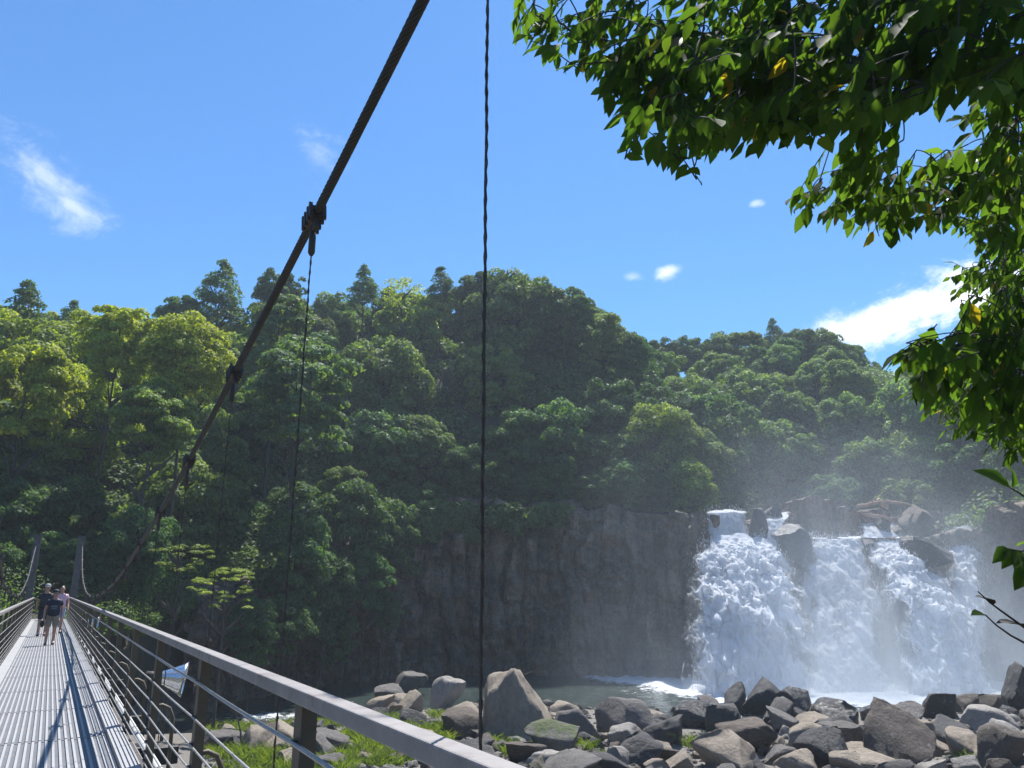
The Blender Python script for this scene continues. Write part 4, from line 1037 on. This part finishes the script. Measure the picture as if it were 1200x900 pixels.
# ------------------------------------------------------------------ mist and haze
def volume(name, loc, half, dens, col=(.88, .94, 1), aniso=.35, label=None, kind='stuff', box=False):
    t = NT(name); v = t.n('VolumePrincipled', {'Color': (*col, 1), 'Density': dens, 'Anisotropy': aniso}); t.t.links.new(v.outputs[0], t.out.inputs[1])
    m = MB()
    if box: m.box((0, 0, 0), (2, 2, 2))
    else: m.add(ICO_V, ICO_F)
    o = m.build(name, t.m); o.location = loc; o.scale = half
    tag(o, label, 'mist' if not box else 'haze', kind=kind, group=None if box else 'spray mist at the waterfall')
    return o
def build_mist():
    t = NT('mist'); xyz = t.n('SeparateXYZ', {0: t.pos()}).outputs; X, Y, Z = xyz[0], xyz[1], xyz[2]
    def ss(v, a, b): return t.n('MapRange', {0: v, 1: a, 2: b, 3: 0., 4: 1.}, interpolation_type='SMOOTHSTEP').outputs[0]
    def mul(*v):
        r = v[0]
        for q in v[1:]: r = t.math('MULTIPLY', r, q)
        return r
    h = t.math('ADD', Z, 9.0)
    def ex(k): return t.math('EXPONENT', t.math('MULTIPLY', h, -1./k))
    xs = mul(ss(X, 17., 25.), ss(X, 54., 46.)); xw = mul(ss(X, -2., 24.), ss(X, 58., 46.))
    yb = mul(ss(Y, 64., 70.), ss(Y, 92., 80.)); yw = mul(ss(Y, 64., 74.), ss(Y, 112., 90.))
    n = t.n('MapRange', {0: t.noise(.13, 4, .6, t.scale(t.pos(), (1, 1, .6)), .6), 1: .32, 2: .68, 3: .12, 4: 1.7}).outputs[0]
    d = t.math('ADD', mul(ex(4.6), xs, yb, .17), mul(ex(8.0), xw, yw, .025))
    d = mul(t.math('ADD', d, mul(ss(Z, 2., 9.), ss(Z, 22., 12.), xw, ss(Y, 84., 92.), ss(Y, 112., 98.), .0042)), n)
    v = t.n('VolumePrincipled', {'Color': (.80, .90, 1, 1), 'Density': d, 'Anisotropy': .3}); t.t.links.new(v.outputs[0], t.out.inputs[1])
    m = MB(); m.box((0, 0, 0), (2, 2, 2)); o = m.build('mist', t.m); o.location = (28, 88, 6.5); o.scale = (31, 24.5, 16)
    tag(o, 'bluish white spray mist drifting around the foot of the waterfall', 'mist', kind='stuff')
build_mist()
volume('haze', (15, 135, 45), (250, 212, 58), .00045, col=(.80, .90, 1), aniso=.2, label='thin blue summer haze over the whole valley', box=True)

# ------------------------------------------------------------------ sun, sky, clouds, camera
SUN_EL, SUN_AZ = R(63), R(15)
sd = Vector((math.sin(SUN_AZ)*math.cos(SUN_EL), math.cos(SUN_AZ)*math.cos(SUN_EL), math.sin(SUN_EL)))
ld = bpy.data.lights.new('sun', 'SUN'); ld.energy = 5.0; ld.angle = R(.5); ld.color = (1, .975, .94)
lo = bpy.data.objects.new('sun', ld); COL.objects.link(lo); lo.rotation_euler = (-sd).to_track_quat('-Z', 'Y').to_euler(); lo.location = (0, 0, 90)
w = bpy.data.worlds.new('World'); scene.world = w; w.use_nodes = True
nt = w.node_tree; nt.nodes.clear(); wt = NT.__new__(NT); wt.t = nt; wt.out = nt.nodes.new('ShaderNodeOutputWorld')
sky = wt.n('TexSky', sky_type='NISHITA', sun_disc=False, sun_elevation=SUN_EL, sun_rotation=SUN_AZ, altitude=100, air_density=1.0, dust_density=.2, ozone_density=3.0)
dirv = wt.n('TexCoord').outputs['Generated']
nz1 = wt.noise(9.0, 9, .66, wt.scale(dirv, (1, 1, 2.2)), .8); nz2 = wt.noise(30, 8, .7, dirv, .6)
mask = None
def cloud(px, py, wpx, hpx, ang, gain, soft=.5):
    global mask
    c = Vector(at(px, py, 1.)).normalized(); e = Vector((0, 0, 1)).cross(c).normalized()*-1; e = c.cross(Vector((0, 0, 1))).normalized(); n = e.cross(c)
    a = R(ang); t1 = e*math.cos(a)+n*math.sin(a); t2 = -e*math.sin(a)+n*math.cos(a)
    k = FPX*1.08
    u = wt.n('VectorMath', {0: dirv, 1: tuple(t1*(k/wpx))}, operation='DOT_PRODUCT').outputs['Value']
    v = wt.n('VectorMath', {0: dirv, 1: tuple(t2*(k/hpx))}, operation='DOT_PRODUCT').outputs['Value']
    fr = wt.math('GREATER_THAN', wt.n('VectorMath', {0: dirv, 1: tuple(c)}, operation='DOT_PRODUCT').outputs['Value'], .5)
    r2 = wt.math('SQRT', wt.math('ADD', wt.math('MULTIPLY', u, u), wt.math('MULTIPLY', v, v)))
    q = wt.math('SUBTRACT', 1.0, r2)
    q = wt.math('ADD', q, wt.math('MULTIPLY', wt.math('SUBTRACT', nz1, .5), 2.6)); q = wt.math('ADD', q, wt.math('MULTIPLY', wt.math('SUBTRACT', nz2, .5), 1.5))
    q = wt.n('MapRange', {0: q, 1: 0., 2: soft, 3: 0., 4: gain}, interpolation_type='SMOOTHSTEP').outputs[0]
    q = wt.math('MULTIPLY', q, fr)
    mask = q if mask is None else wt.math('MAXIMUM', mask, q)
cloud(50, 208, 84, 36, -36, .5, 1.7); cloud(30, 190, 40, 16, -45, .3, 1.2); cloud(85, 240, 40, 12, -20, .4, 1.2)
cloud(1060, 362, 165, 34, 17, .97, 1.0); cloud(1000, 378, 80, 22, 14, .9, 1.1); cloud(1130, 345, 110, 26, 12, .9, .8); cloud(1052, 440, 30, 10, 10, .7, .8)
cloud(782, 318, 17, 10, 25, .75, 1.6); cloud(742, 325, 12, 6, 0, .3, 1.6); cloud(372, 180, 46, 34, -40, .16, 1.); cloud(885, 238, 12, 7, 0, .35, .8)
skyc = wt.mix(1.0, sky.outputs[0], G(.335, .635, .87), 'MULTIPLY')
bg1 = wt.n('Background', {0: skyc, 1: .122}); bg2 = wt.n('Background', {0: G(.97, .98, 1), 1: .95})
ms = wt.n('MixShader', {0: mask, 1: bg1.outputs[0], 2: bg2.outputs[0]}); nt.links.new(ms.outputs[0], wt.out.inputs[0])

cd = bpy.data.cameras.new('camera'); cam = bpy.data.objects.new('camera', cd); COL.objects.link(cam)
cd.sensor_width = 36; cd.sensor_fit = 'HORIZONTAL'; cd.lens = 27; cd.clip_start = .05; cd.clip_end = 2000
cam.location = (0, 0, 0); cam.rotation_euler = (R(90)+PITCH, 0, 0); scene.camera = cam
scene.view_settings.view_transform = 'Standard'; scene.view_settings.look = 'None'; scene.view_settings.exposure = 0.8; scene.view_settings.gamma = 1
scene.render.engine = 'CYCLES'
cy = scene.cycles; cy.use_denoising = True; cy.max_bounces = 8; cy.transparent_max_bounces = 16; cy.volume_bounces = 1; cy.diffuse_bounces = 3; cy.glossy_bounces = 3; cy.transmission_bounces = 4
cy.sample_clamp_indirect = 6
